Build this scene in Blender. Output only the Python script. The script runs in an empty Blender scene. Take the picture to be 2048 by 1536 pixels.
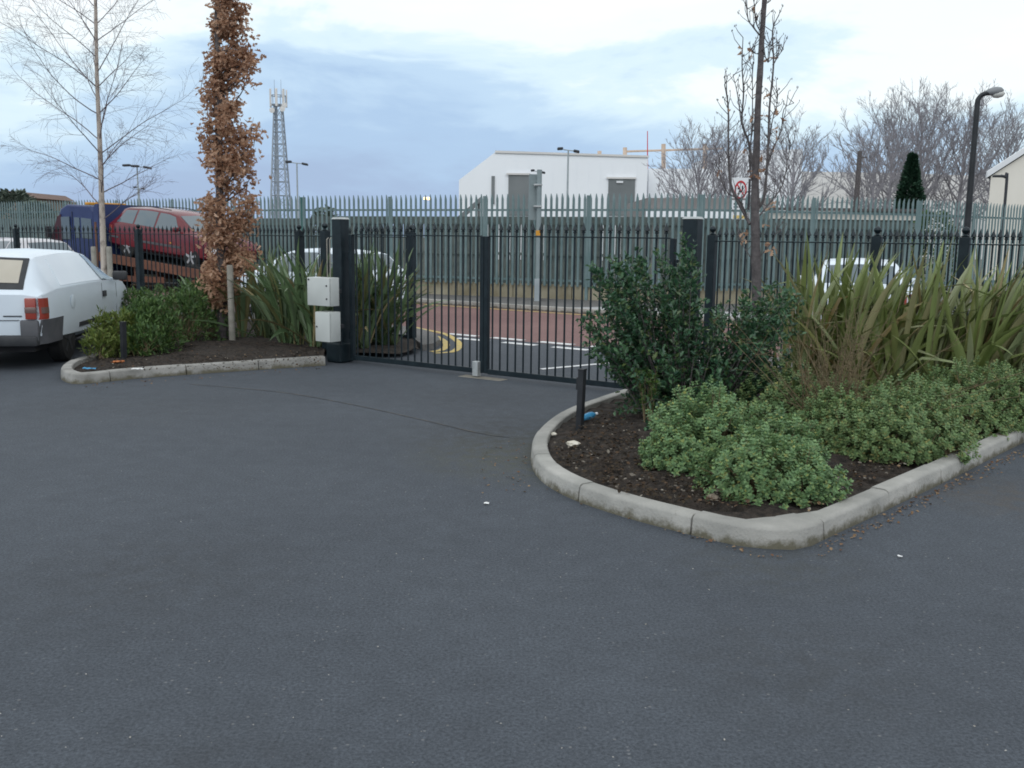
import bpy, bmesh, math, random
import numpy as np
from mathutils import Vector, Matrix, noise as mnoise
rnd = random.Random(7)
nr = np.random.RandomState(11)
SC = bpy.context.scene
COL = SC.collection
R = math.radians

# ------------------------------------------------------------------ camera
F, H = 1900.0, 1.6                       # focal length in photo pixels (2048 wide), eye height
P, RO = math.atan(293 / 1900), R(0.68)   # pitch down, roll
cam = bpy.data.objects.new('camera', bpy.data.cameras.new('camera'))
COL.objects.link(cam)
cam.data.sensor_width = 36
cam.data.lens = 36 * F / 2048
cam.data.clip_start, cam.data.clip_end = 0.05, 3000
cam.matrix_world = Matrix.Translation((0, 0, H)) @ Matrix.Rotation(R(90) - P, 4, 'X') @ Matrix.Rotation(RO, 4, 'Z')
SC.camera = cam

# ------------------------------------------------------------------ sky, sun, exposure
SC.view_settings.view_transform = 'Standard'
SC.view_settings.look = 'None'
SC.view_settings.exposure = 0.12
SC.view_settings.gamma = 1.0
SC.cycles.pixel_filter_type = 'BLACKMAN_HARRIS'
SC.cycles.filter_width = 1.8
W = bpy.data.worlds.new('World'); SC.world = W; W.use_nodes = True
nt = W.node_tree; nt.nodes.clear()
def N(tree, typ, **kw):
    n = tree.nodes.new(typ)
    for k, v in kw.items(): setattr(n, k, v)
    return n
SUN_EL, SUN_AZ = R(40), R(198)
out = N(nt, 'ShaderNodeOutputWorld')
sky = N(nt, 'ShaderNodeTexSky', sky_type='NISHITA'); sky.sun_disc = False
sky.sun_elevation = SUN_EL; sky.sun_rotation = SUN_AZ; sky.air_density = 1.3; sky.dust_density = 2.0
bg1 = N(nt, 'ShaderNodeBackground'); bg1.inputs[1].default_value = 0.07
nt.links.new(sky.outputs[0], bg1.inputs[0])
tc = N(nt, 'ShaderNodeTexCoord')
sep = N(nt, 'ShaderNodeSeparateXYZ'); nt.links.new(tc.outputs['Generated'], sep.inputs[0])
def M(op, a, b=None, c=None, clamp=False):
    n = N(nt, 'ShaderNodeMath', operation=op); n.use_clamp = clamp
    for i, v in enumerate((a, b, c)):
        if v is None: continue
        if isinstance(v, (int, float)): n.inputs[i].default_value = v
        else: nt.links.new(v, n.inputs[i])
    return n.outputs[0]
def cloudnoise(scale, sx, sz, detail, off, rough=.55, dist=.35):
    mp = N(nt, 'ShaderNodeMapping'); mp.inputs['Scale'].default_value = (sx, sx, sz); mp.inputs['Location'].default_value = off
    nt.links.new(tc.outputs['Generated'], mp.inputs[0])
    no = N(nt, 'ShaderNodeTexNoise'); no.inputs['Scale'].default_value = scale; no.inputs['Detail'].default_value = detail
    no.inputs['Roughness'].default_value = rough; no.inputs['Distortion'].default_value = dist
    nt.links.new(mp.outputs[0], no.inputs[0]); return no.outputs[0]
n1 = cloudnoise(1.5, 1.0, 4.2, 5, (3.1, 0.4, 1.7))
n2 = cloudnoise(4.5, 1.0, 3.2, 6, (7.3, 2.0, 0.3), .6)
z = sep.outputs[2]; x = sep.outputs[0]
base = M('MULTIPLY_ADD', M('POWER', M('MAXIMUM', z, 0.0), 1.15), 4.1, 0.10)
base = M('MINIMUM', base, 0.85)
v = M('ADD', base, M('MULTIPLY', M('SUBTRACT', n1, .5), 1.5))
v = M('ADD', v, M('MULTIPLY', M('SUBTRACT', n2, .5), .8))
v = M('ADD', v, M('MULTIPLY', M('MULTIPLY', x, z), 0.15), clamp=True)
ramp = N(nt, 'ShaderNodeValToRGB'); nt.links.new(v, ramp.inputs[0])
cr = ramp.color_ramp; cr.interpolation = 'EASE'
cr.elements[0].position = 0.0; cr.elements[0].color = (.36, .48, .69, 1)
cr.elements[1].position = 1.0; cr.elements[1].color = (.97, 1, 1.03, 1)
for p_, c_ in ((.25, (.41, .57, .79, 1)), (.42, (.51, .68, .87, 1)), (.57, (.70, .86, .965, 1)), (.70, (.91, .99, 1.02, 1))):
    e = cr.elements.new(p_); e.color = c_
bg2 = N(nt, 'ShaderNodeBackground'); bg2.inputs[1].default_value = 1.06
nt.links.new(ramp.outputs[0], bg2.inputs[0])
mx = N(nt, 'ShaderNodeMixShader'); mx.inputs[0].default_value = 0.9
nt.links.new(bg1.outputs[0], mx.inputs[1]); nt.links.new(bg2.outputs[0], mx.inputs[2])
nt.links.new(mx.outputs[0], out.inputs[0])
sl = bpy.data.lights.new('sun', 'SUN'); sl.energy = 0.8; sl.angle = R(40); sl.color = (.96, .98, 1)
so = bpy.data.objects.new('sun', sl); COL.objects.link(so)
d_ = Vector((math.sin(SUN_AZ) * math.cos(SUN_EL), math.cos(SUN_AZ) * math.cos(SUN_EL), math.sin(SUN_EL)))
so.rotation_euler = d_.to_track_quat('Z', 'Y').to_euler(); so.location = (0, 0, 30)

# ------------------------------------------------------------------ measuring helpers (photo pixel -> place in the world)
def ray(px, py):
    u = (px - 1024) / F; v = (py - 768) / F
    c, s = math.cos(RO), math.sin(RO)
    u2 = c * u + s * v; v2 = -s * u + c * v
    return u2, math.cos(P) - v2 * math.sin(P), -(math.sin(P) + v2 * math.cos(P))
def G(px, py, z=0.0):
    r = ray(px, py); t = (z - H) / r[2]
    return Vector((r[0] * t, r[1] * t, z))
def A(px, py, d):
    r = ray(px, py); t = d / r[1]
    return Vector((r[0] * t, d, H + r[2] * t))
DX = Vector((.811, -.585, 0)).normalized()     # along the road, to the right
DN = Vector((.585, .811, 0)).normalized()      # across the road, away
def SN(s, n, z=0.0): return DX * s + DN * n + Vector((0, 0, z))
def at_n(px, n, z=0.0):                        # on the line n across the road, seen at column px
    k = (px - 1024) / F
    d = n / (DN.x * k + DN.y)
    return Vector((k * d, d, z))

# ------------------------------------------------------------------ materials
MT = {}
def mat(name, c1, c2=None, scale=6, rough=.6, metal=0., spec=.4, bump=0., bscale=40, lo=.35, hi=.65, detail=4):
    if name in MT: return MT[name]
    m = bpy.data.materials.new(name); m.use_nodes = True; t = m.node_tree
    b = t.nodes['Principled BSDF']
    b.inputs['Roughness'].default_value = rough; b.inputs['Metallic'].default_value = metal
    b.inputs['Specular IOR Level'].default_value = spec
    b.inputs['Base Color'].default_value = (*c1, 1)
    co = N(t, 'ShaderNodeTexCoord')
    if c2 is not None:
        no = N(t, 'ShaderNodeTexNoise'); no.inputs['Scale'].default_value = scale; no.inputs['Detail'].default_value = detail
        t.links.new(co.outputs['Object'], no.inputs[0])
        rp = N(t, 'ShaderNodeValToRGB'); rp.color_ramp.elements[0].position = lo; rp.color_ramp.elements[1].position = hi
        rp.color_ramp.elements[0].color = (*c1, 1); rp.color_ramp.elements[1].color = (*c2, 1)
        t.links.new(no.outputs[0], rp.inputs[0]); t.links.new(rp.outputs[0], b.inputs['Base Color'])
    if bump:
        n3 = N(t, 'ShaderNodeTexNoise'); n3.inputs['Scale'].default_value = bscale; n3.inputs['Detail'].default_value = 5
        t.links.new(co.outputs['Object'], n3.inputs[0])
        bp = N(t, 'ShaderNodeBump'); bp.inputs['Strength'].default_value = bump; bp.inputs['Distance'].default_value = .02
        t.links.new(n3.outputs[0], bp.inputs['Height']); t.links.new(bp.outputs[0], b.inputs['Normal'])
    MT[name] = m; return m
def leafmat(name, cols, rough=.5, spec=.4, trans=.15):
    if name in MT: return MT[name]
    m = bpy.data.materials.new(name); m.use_nodes = True; t = m.node_tree
    b = t.nodes['Principled BSDF']; b.inputs['Roughness'].default_value = rough; b.inputs['Specular IOR Level'].default_value = spec
    g = N(t, 'ShaderNodeNewGeometry'); rp = N(t, 'ShaderNodeValToRGB'); rp.color_ramp.interpolation = 'LINEAR'
    els = rp.color_ramp.elements
    els[0].color = (*cols[0], 1); els[1].color = (*cols[-1], 1)
    for i in range(1, len(cols) - 1):
        e = els.new(i / (len(cols) - 1)); e.color = (*cols[i], 1)
    t.links.new(g.outputs['Random Per Island'], rp.inputs[0]); t.links.new(rp.outputs[0], b.inputs['Base Color'])
    if trans:
        tr = N(t, 'ShaderNodeBsdfTranslucent'); t.links.new(rp.outputs[0], tr.inputs[0])
        mx = N(t, 'ShaderNodeMixShader'); mx.inputs[0].default_value = trans
        o = t.nodes['Material Output']
        t.links.new(b.outputs[0], mx.inputs[1]); t.links.new(tr.outputs[0], mx.inputs[2]); t.links.new(mx.outputs[0], o.inputs[0])
    MT[name] = m; return m

def asphalt(name, dark, light, stain=None, speck=.3, tint=None):
    m = bpy.data.materials.new(name); m.use_nodes = True; t = m.node_tree; MT[name] = m
    b = t.nodes['Principled BSDF']; b.inputs['Roughness'].default_value = .82; b.inputs['Specular IOR Level'].default_value = .35
    co = N(t, 'ShaderNodeTexCoord')
    def noise(sc, det, ro=.6):
        n = N(t, 'ShaderNodeTexNoise'); n.inputs['Scale'].default_value = sc; n.inputs['Detail'].default_value = det; n.inputs['Roughness'].default_value = ro
        t.links.new(co.outputs['Object'], n.inputs[0]); return n.outputs[0]
    def rampn(src, p0, p1, c0, c1):
        r = N(t, 'ShaderNodeValToRGB'); r.color_ramp.elements[0].position = p0; r.color_ramp.elements[1].position = p1
        r.color_ramp.elements[0].color = (*c0, 1); r.color_ramp.elements[1].color = (*c1, 1); t.links.new(src, r.inputs[0]); return r.outputs[0]
    def mixc(fac, a, c, typ='MIX'):
        n = N(t, 'ShaderNodeMix', data_type='RGBA', blend_type=typ)
        for s, i in ((fac, 0), (a, 6), (c, 7)):
            if isinstance(s, (int, float)): n.inputs[i].default_value = s
            elif isinstance(s, tuple): n.inputs[i].default_value = (*s, 1)
            else: t.links.new(s, n.inputs[i])
        return n.outputs[2]
    big = rampn(noise(.45, 4), .3, .7, dark, light)
    med = rampn(noise(6, 6, .8), .3, .72, (.82, .82, .82), (1.12, 1.12, 1.12))
    fine = rampn(noise(75, 4, .85), .33, .68, (.38, .38, .40), (1.75, 1.72, 1.70))
    c = mixc(1.0, big, med, 'MULTIPLY'); c = mixc(.9, c, fine, 'MULTIPLY')
    vo = N(t, 'ShaderNodeTexVoronoi'); vo.inputs['Scale'].default_value = 55; t.links.new(co.outputs['Object'], vo.inputs[0])
    sp = N(t, 'ShaderNodeSeparateColor'); t.links.new(vo.outputs['Color'], sp.inputs[0])
    chip = rampn(sp.outputs[0], .975, .985, (0, 0, 0), (1, 1, 1))
    dm = rampn(vo.outputs['Distance'], .25, .38, (1, 1, 1), (0, 0, 0))
    cf = mixc(1.0, chip, dm, 'MULTIPLY'); cf = mixc(1.0, cf, (speck, speck, speck), 'MULTIPLY')
    c = mixc(cf, c, (.32, .31, .30))
    if stain:                                          # moss and washed-out soil beside the bed
        for (sx, sy, rad, colr, amt) in stain:
            vm = N(t, 'ShaderNodeVectorMath', operation='DISTANCE'); t.links.new(co.outputs['Object'], vm.inputs[0]); vm.inputs[1].default_value = (sx, sy, 0)
            mr = N(t, 'ShaderNodeMapRange'); mr.inputs[1].default_value = rad; mr.inputs[2].default_value = rad * .2; mr.inputs[3].default_value = 0; mr.inputs[4].default_value = amt
            t.links.new(vm.outputs['Value'], mr.inputs[0])
            mm = N(t, 'ShaderNodeMath', operation='MULTIPLY'); t.links.new(mr.outputs[0], mm.inputs[0])
            t.links.new(rampn(noise(9, 6, .75), .38, .62, (0, 0, 0), (1, 1, 1)), mm.inputs[1])
            c = mixc(mm.outputs[0], c, colr)
    t.links.new(c, b.inputs['Base Color'])
    bp = N(t, 'ShaderNodeBump'); bp.inputs['Strength'].default_value = .5; bp.inputs['Distance'].default_value = .006
    t.links.new(noise(140, 3, .8), bp.inputs['Height']); t.links.new(bp.outputs[0], b.inputs['Normal'])
    return m

def emat(name, col, strength):
    m = bpy.data.materials.new(name); m.use_nodes = True; b = m.node_tree.nodes['Principled BSDF']
    b.inputs['Base Color'].default_value = (*col, 1); b.inputs['Emission Color'].default_value = (*col, 1); b.inputs['Emission Strength'].default_value = strength
    MT[name] = m; return m

# ------------------------------------------------------------------ mesh helpers
class MB:
    def __init__(s): s.v = []; s.f = []
    def add(s, vs, fs):
        o = len(s.v); s.v += [tuple(q) for q in vs]; s.f += [tuple(i + o for i in f) for f in fs]; return s
    def box(s, c, size, ax=None, ay=None, az=None, top=1.0):
        """box centred at c; ax/ay/az axes (default world)"""
        c = Vector(c); ax = Vector(ax or (1, 0, 0)); ay = Vector(ay or (0, 1, 0)); az = Vector(az or (0, 0, 1))
        hx, hy, hz = [q / 2 for q in size]; vs = []
        for k in (-1, 1):
            sc = top if k == 1 else 1.0
            for (i, j) in ((-1, -1), (1, -1), (1, 1), (-1, 1)):
                vs.append(c + ax * hx * i * sc + ay * hy * j * sc + az * hz * k)
        return s.add(vs, [(3, 2, 1, 0), (4, 5, 6, 7), (0, 1, 5, 4), (1, 2, 6, 5), (2, 3, 7, 6), (3, 0, 4, 7)])
    def bbox(s, c, size, ax=None, ay=None, az=None, bev=.01):
        """box with chamfered edges"""
        c = Vector(c); ax = Vector(ax or (1, 0, 0)); ay = Vector(ay or (0, 1, 0)); az = Vector(az or (0, 0, 1))
        bm = bmesh.new(); bmesh.ops.create_cube(bm, size=1)
        for q in bm.verts: q.co = Vector((q.co.x * size[0], q.co.y * size[1], q.co.z * size[2]))
        bmesh.ops.bevel(bm, geom=bm.edges[:], offset=bev, segments=2, affect='EDGES', profile=.5)
        bm.verts.index_update()
        s.add([c + ax * q.co.x + ay * q.co.y + az * q.co.z for q in bm.verts], [[q.index for q in f.verts] for f in bm.faces]); bm.free(); return s
    def tube(s, pts, rad, n=6, cap=True):
        pts = [Vector(q) for q in pts]; m = len(pts)
        if not hasattr(rad, '__len__'): rad = [rad] * m
        o = len(s.v); up = None
        for i, q in enumerate(pts):
            t = (pts[min(i + 1, m - 1)] - pts[max(i - 1, 0)])
            if t.length < 1e-9: t = Vector((0, 0, 1))
            t.normalize()
            if up is None: up = Vector((1, 0, 0)) if abs(t.x) < .8 else Vector((0, 1, 0))
            a = up - t * up.dot(t)
            if a.length < 1e-5: a = t.orthogonal()
            a.normalize(); up = a; b = t.cross(a)
            for k in range(n):
                an = 2 * math.pi * k / n
                s.v.append(tuple(q + (a * math.cos(an) + b * math.sin(an)) * rad[i]))
        for i in range(m - 1):
            for k in range(n):
                k2 = (k + 1) % n
                s.f.append((o + i * n + k, o + i * n + k2, o + (i + 1) * n + k2, o + (i + 1) * n + k))
        if cap:
            s.f.append(tuple(o + k for k in reversed(range(n)))); s.f.append(tuple(o + (m - 1) * n + k for k in range(n)))
        return s
    def lathe(s, c, prof, n=8, axis=None, ph=0):
        """prof: (r, h) pairs along axis"""
        c = Vector(c); az = Vector(axis or (0, 0, 1)).normalized(); ax = az.orthogonal().normalized(); ay = az.cross(ax); o = len(s.v)
        for r, h in prof:
            for k in range(n):
                an = 2 * math.pi * k / n + ph
                s.v.append(tuple(c + az * h + (ax * math.cos(an) + ay * math.sin(an)) * r))
        for i in range(len(prof) - 1):
            for k in range(n):
                k2 = (k + 1) % n; s.f.append((o + i * n + k, o + i * n + k2, o + (i + 1) * n + k2, o + (i + 1) * n + k))
        s.f.append(tuple(o + k for k in reversed(range(n)))); s.f.append(tuple(o + (len(prof) - 1) * n + k for k in range(n)))
        return s
    def prism(s, poly, ext):
        """poly: world points (counted as a face), swept by ext"""
        poly = [Vector(q) for q in poly]; e = Vector(ext); n = len(poly); o = len(s.v)
        s.v += [tuple(q) for q in poly] + [tuple(q + e) for q in poly]
        s.f.append(tuple(o + i for i in range(n))); s.f.append(tuple(o + n + i for i in reversed(range(n))))
        for i in range(n):
            j = (i + 1) % n; s.f.append((o + i, o + n + i, o + n + j, o + j))
        return s
    def ribbon(s, pts, w, z=None):
        pts = [Vector(q) for q in pts]; o = len(s.v); m = len(pts)
        for i, q in enumerate(pts):
            t = pts[min(i + 1, m - 1)] - pts[max(i - 1, 0)]; t.z = 0; t.normalize(); nn = Vector((-t.y, t.x, 0))
            s.v += [tuple(q - nn * w / 2), tuple(q + nn * w / 2)]
        for i in range(m - 1): s.f.append((o + 2 * i, o + 2 * i + 2, o + 2 * i + 3, o + 2 * i + 1))
        return s
    def poly(s, pts):
        o = len(s.v); s.v += [tuple(q) for q in pts]; s.f.append(tuple(range(o, o + len(pts)))); return s
    def build(s, name, m, parent=None, org=(0, 0, 0), smooth=False, sharp=35, fixn=True):
        me = bpy.data.meshes.new(name); org = Vector(org)
        me.from_pydata([tuple(Vector(q) - org) for q in s.v], [], s.f); me.update()
        if fixn:
            bm = bmesh.new(); bm.from_mesh(me); bmesh.ops.recalc_face_normals(bm, faces=bm.faces); bm.to_mesh(me); bm.free()
        for mm in (m if isinstance(m, (list, tuple)) else [m]): me.materials.append(mm)
        if smooth:
            me.polygons.foreach_set('use_smooth', [True] * len(me.polygons)); me.set_sharp_from_angle(angle=R(sharp))
        o = bpy.data.objects.new(name, me); COL.objects.link(o)
        if parent: o.parent = parent
        else: o.location = org
        return o

def tag(o, label, cat, group=None, kind=None):
    if label: o['label'] = label
    if cat: o['category'] = cat
    if group: o['group'] = group
    if kind: o['kind'] = kind
    return o
def struct(o): o['kind'] = 'structure'; return o
def thing(name, label, cat, loc=(0, 0, 0), rz=0, group=None, rot=None):
    o = bpy.data.objects.new(name, None); COL.objects.link(o); o.location = loc
    o.rotation_euler = rot if rot else (0, 0, rz); o.empty_display_size = .2
    return tag(o, label, cat, group)
def dup(root, loc, rz=None, label=None):
    c = root.copy(); COL.objects.link(c); c.location = loc
    if rz is not None: c.rotation_euler = (0, 0, rz)
    if label: c['label'] = label
    for ch in list(root.children):
        k = ch.copy(); COL.objects.link(k); k.parent = c
        for g in list(ch.children):
            q = g.copy(); COL.objects.link(q); q.parent = k
    return c

def leaves(pos, dirs, nrm, L, Wd, tmpl, faces):
    """numpy leaf cloud -> (verts, faces)"""
    pos = np.asarray(pos, float); d = np.asarray(dirs, float); d /= np.linalg.norm(d, axis=1, keepdims=True) + 1e-9
    nn = np.asarray(nrm, float); nn = nn - d * (nn * d).sum(1, keepdims=True); nn /= np.linalg.norm(nn, axis=1, keepdims=True) + 1e-9
    sd = np.cross(d, nn); L = np.asarray(L).reshape(-1, 1, 1); Wd = np.asarray(Wd).reshape(-1, 1, 1)
    t = np.asarray(tmpl, float)
    vs = pos[:, None, :] + d[:, None, :] * t[None, :, 0:1] * L + sd[:, None, :] * t[None, :, 1:2] * Wd + nn[:, None, :] * t[None, :, 2:3] * Wd
    k = len(t); n = len(pos)
    fs = []
    for f in faces:
        a = np.asarray(f)[None, :] + (np.arange(n) * k)[:, None]; fs.append(a)
    return vs.reshape(-1, 3), fs
def leafobj(name, parts, m, parent, org):
    vs = np.concatenate([p[0] for p in parts]) - np.asarray(org)[None, :]
    fl = []; off = 0
    for p in parts:
        for a in p[1]: fl += (a + off).tolist()
        off += len(p[0])
    me = bpy.data.meshes.new(name); me.from_pydata(vs.tolist(), [], fl); me.update(); me.materials.append(m)
    o = bpy.data.objects.new(name, me); COL.objects.link(o)
    if parent: o.parent = parent
    else: o.location = org
    return o
T_OVAL = [(0, 0, 0), (.35, .5, .12), (.75, .36, .1), (1, 0, -.05), (.75, -.36, .1), (.35, -.5, .12)]
F_OVAL = [(0, 1, 2, 3), (0, 3, 4, 5)]
T_HOLLY = [(0, 0, 0), (.16, .3, .2), (.3, .25, .1), (.45, .52, .3), (.62, .28, .1), (.78, .36, .22), (1, 0, -.1), (.78, -.36, .22), (.62, -.28, .1), (.45, -.52, .3), (.3, -.25, .1), (.16, -.3, .2)]
F_HOLLY = [(0, 1, 2, 3, 4, 5, 6), (0, 6, 7, 8, 9, 10, 11)]
T_OAK = [(0, 0, 0), (.2, .2, .1), (.35, .14, 0), (.45, .46, .3), (.6, .22, .1), (.75, .44, .25), (1, .05, -.15), (.75, -.42, .2), (.6, -.2, .1), (.45, -.44, .3), (.35, -.14, 0), (.2, -.2, .1)]
def runit(n): 
    a = nr.normal(size=(n, 3)); return a / np.linalg.norm(a, axis=1, keepdims=True)
def V3(a): return np.array(a, float)
def in_poly(px, py, poly):
    c = False; n = len(poly)
    for i in range(n):
        x1, y1 = poly[i]; x2, y2 = poly[i - 1]
        if (y1 > py) != (y2 > py) and px < (x2 - x1) * (py - y1) / (y2 - y1) + x1: c = not c
    return c

# ------------------------------------------------------------------ material set
m_asph = asphalt('car_park_tarmac', (.053, .062, .075), (.067, .078, .093),
                 stain=[(0.1, 6.9, 1.0, (.075, .075, .045), .75), (0.0, 7.7, 1.2, (.035, .036, .034), .7), (3.2, 5.9, .7, (.09, .07, .05), .5), (1.3, 4.6, .6, (.05, .052, .045), .5), (-1.7, 4.3, .9, (.035, .036, .038), .45), (1.1, 3.4, .7, (.04, .04, .04), .35), (-3.4, 8.6, 1.4, (.045, .047, .05), .4), (-.3, 9.4, 1.2, (.04, .042, .045), .45), (-.9, 2.6, .5, (.03, .03, .032), .3)])
m_road = asphalt('red_road_surface', (.17, .095, .09), (.215, .125, .115), speck=.2)
m_path = asphalt('footpath_tarmac', (.11, .108, .105), (.15, .145, .14), speck=.3)
m_palepave = mat('pale_crossing', (.33, .33, .34), (.42, .42, .42), 3, .85)
m_kerb = mat('kerb_concrete', (.27, .265, .245), (.41, .395, .365), 4.5, .85, bump=.35, bscale=60, lo=.3, hi=.7, detail=7)
m_kerbd = mat('kerb_concrete_worn', (.21, .205, .19), (.33, .32, .30), 5, .88, bump=.35, bscale=60, detail=7)
def kerbify(m):
    t = m.node_tree; b = t.nodes['Principled BSDF']; src = b.inputs['Base Color'].links[0].from_socket
    g = N(t, 'ShaderNodeNewGeometry'); mr = N(t, 'ShaderNodeMapRange'); mr.inputs[3].default_value = .86; mr.inputs[4].default_value = 1.12
    t.links.new(g.outputs['Random Per Island'], mr.inputs[0])
    mx = N(t, 'ShaderNodeMix', data_type='RGBA', blend_type='MULTIPLY'); mx.inputs[0].default_value = 1; t.links.new(src, mx.inputs[6]); t.links.new(mr.outputs[0], mx.inputs[7])
    co = N(t, 'ShaderNodeTexCoord'); no = N(t, 'ShaderNodeTexNoise'); no.inputs['Scale'].default_value = 7; no.inputs['Detail'].default_value = 7; no.inputs['Roughness'].default_value = .75; t.links.new(co.outputs['Object'], no.inputs[0])
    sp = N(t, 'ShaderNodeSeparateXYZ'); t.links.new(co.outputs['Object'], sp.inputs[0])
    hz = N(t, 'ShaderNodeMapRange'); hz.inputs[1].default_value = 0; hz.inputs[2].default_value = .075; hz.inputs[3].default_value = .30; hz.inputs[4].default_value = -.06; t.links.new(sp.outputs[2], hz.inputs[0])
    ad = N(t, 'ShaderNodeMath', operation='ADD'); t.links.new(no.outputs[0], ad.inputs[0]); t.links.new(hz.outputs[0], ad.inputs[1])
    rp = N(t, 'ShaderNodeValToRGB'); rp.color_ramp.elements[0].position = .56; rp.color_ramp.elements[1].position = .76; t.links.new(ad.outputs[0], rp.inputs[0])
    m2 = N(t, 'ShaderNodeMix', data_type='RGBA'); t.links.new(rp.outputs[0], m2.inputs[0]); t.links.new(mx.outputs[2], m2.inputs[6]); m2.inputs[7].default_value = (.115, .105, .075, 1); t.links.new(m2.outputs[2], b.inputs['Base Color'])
kerbify(m_kerb); kerbify(m_kerbd)
m_soil = mat('planting_soil', (.014, .011, .009), (.05, .038, .030), 22, .95, bump=1.0, bscale=55, detail=8)
m_verge = mat('verge_ground', (.09, .09, .075), (.14, .135, .11), .6, .9)
m_yellow = mat('yellow_line_paint', (.62, .45, .12), (.42, .34, .16), 7, .7, detail=8)
m_white = mat('white_line_paint', (.74, .74, .74), (.42, .42, .43), 8, .7, lo=.45, hi=.75, detail=8)
m_black = mat('black_gate_paint', (.006, .013, .018), (.012, .022, .028), 9, .5, spec=.3)
m_blackm = mat('black_matt_paint', (.014, .016, .02), (.026, .028, .032), 9, .55)
m_green = mat('palisade_green_paint', (.12, .185, .19), (.165, .23, .235), 3, .45, spec=.5)
m_greend = mat('palisade_dark_post', (.02, .10, .09), (.03, .13, .11), 3, .45)
m_timber = mat('grey_green_fence_timber', (.14, .17, .165), (.20, .225, .21), 5, .85)
m_plinth = mat('stained_concrete_plinth', (.33, .30, .22), (.20, .17, .11), 1.6, .9, bump=.3, detail=7)
m_cab = mat('cabinet_grey_paint', (.50, .52, .50), (.54, .56, .54), 4, .4)
m_galv = mat('galvanised_steel', (.38, .40, .40), (.5, .52, .52), 14, .45, metal=.35)
m_stake = mat('grey_weathered_stake', (.20, .19, .165), (.30, .28, .245), 9, .9)
m_carwhite = mat('white_car_paint', (.67, .74, .81), (.72, .79, .85), 1.2, .25, spec=.5)
m_carred = mat('maroon_car_paint', (.12, .010, .016), (.15, .014, .022), 1.2, .22, spec=.6)
m_carsilver = mat('silver_car_paint', (.50, .48, .50), (.56, .55, .57), 1.5, .25, metal=.3)
m_glass = mat('car_glass', (.10, .13, .15), None, 1, .06, spec=.8)
m_glasspale = mat('blanked_rear_glass', (.42, .38, .31), (.48, .44, .37), 2, .25, spec=.6)
m_trim = mat('dark_car_plastic', (.028, .030, .034), (.045, .046, .05), 8, .6)
m_bump = mat('grey_bumper_plastic', (.075, .078, .085), (.10, .10, .11), 8, .6)
m_tyre = mat('tyre_rubber', (.012, .012, .012), (.022, .022, .022), 10, .85)
m_rim = mat('alloy_wheel', (.45, .45, .46), None, 1, .35, metal=.6)
m_redl = mat('red_lamp_lens', (.30, .05, .035), None, 1, .2, spec=.6)
m_grl = mat('smoked_lamp_lens', (.16, .10, .09), None, 1, .2, spec=.6)
m_truckblue = mat('blue_truck_paint', (.022, .036, .115), (.03, .048, .14), 2, .4)
m_truckred = mat('maroon_truck_paint', (.05, .012, .02), (.07, .018, .025), 2, .4)
m_rust = mat('orange_brown_truck_bed', (.17, .07, .04), (.11, .05, .035), 4, .7, detail=7)
m_chassis = mat('truck_chassis', (.015, .014, .018), (.03, .028, .03), 4, .8)
m_bwhite = mat('white_cladding', (.83, .85, .88), (.86, .88, .91), .35, .6)
m_bpale = mat('pale_render', (.62, .60, .58), (.70, .68, .66), .3, .8)
m_door = mat('grey_roller_door', (.15, .165, .17), (.19, .205, .21), .5, .6)
m_cream = mat('cream_render', (.70, .66, .59), (.76, .72, .65), .6, .85)
m_brownroof = mat('brown_roof', (.12, .075, .06), (.16, .10, .08), 2, .8)
m_lampgrey = mat('lamp_column_grey', (.30, .34, .36), (.36, .40, .42), 4, .5)
m_lampdark = mat('lamp_head_dark', (.03, .033, .04), None, 1, .5)
m_mast = mat('mast_galvanised', (.27, .31, .36), (.33, .37, .42), 2, .6)
m_frame = mat('tan_steel_frame', (.48, .36, .27), (.55, .43, .34), 2, .7)
m_birch = mat('birch_bark', (.42, .36, .31), (.15, .12, .105), 9, .85, lo=.5, hi=.72, detail=6, bump=.2)
m_birchtw = mat('birch_twig_bark', (.13, .105, .12), (.17, .14, .15), 4, .85)
m_bark = mat('oak_bark', (.078, .068, .070), (.13, .115, .115), 18, .9, bump=.5, bscale=50)
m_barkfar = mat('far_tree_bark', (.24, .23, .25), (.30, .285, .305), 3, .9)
m_signw = mat('sign_white', (.75, .76, .78), None, 1, .5)
m_signr = mat('sign_red', (.50, .02, .03), None, 1, .5)
m_signk = mat('sign_black', (.03, .03, .035), None, 1, .5)
m_signy = mat('sign_yellow', (.70, .52, .18), None, 1, .5)
m_signback = mat('sign_back_grey', (.20, .25, .26), (.25, .30, .31), 3, .55)
m_orangeb = mat('orange_band', (.6, .28, .03), None, 1, .5)
m_stone = mat('cream_stone', (.55, .50, .40), (.66, .62, .54), 20, .85)
m_brownstone = mat('brown_stone', (.20, .16, .12), (.28, .23, .18), 20, .85)
m_blue = mat('blue_plastic', (.06, .28, .50), None, 1, .35)
m_paper = mat('white_paper', (.75, .75, .74), None, 1, .8)
m_conc = mat('concrete_pad', (.17, .16, .135), (.24, .22, .185), 10, .9)
l_holly = leafmat('holly_leaf', [(.018, .055, .029), (.033, .092, .046), (.05, .127, .058), (.075, .155, .066), (.036, .10, .055), (.12, .16, .05)], .38, .5, .1)
l_hollyy = leafmat('young_shrub_leaf', [(.05, .10, .03), (.09, .15, .03), (.06, .11, .04)], .4, .4, .2)
l_hebe = leafmat('hebe_leaf', [(.10, .185, .08), (.16, .27, .125), (.23, .355, .17), (.185, .30, .135), (.26, .37, .145), (.13, .23, .115), (.205, .325, .155), (.24, .365, .18), (.38, .37, .11)], .5, .35, .15)
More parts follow.
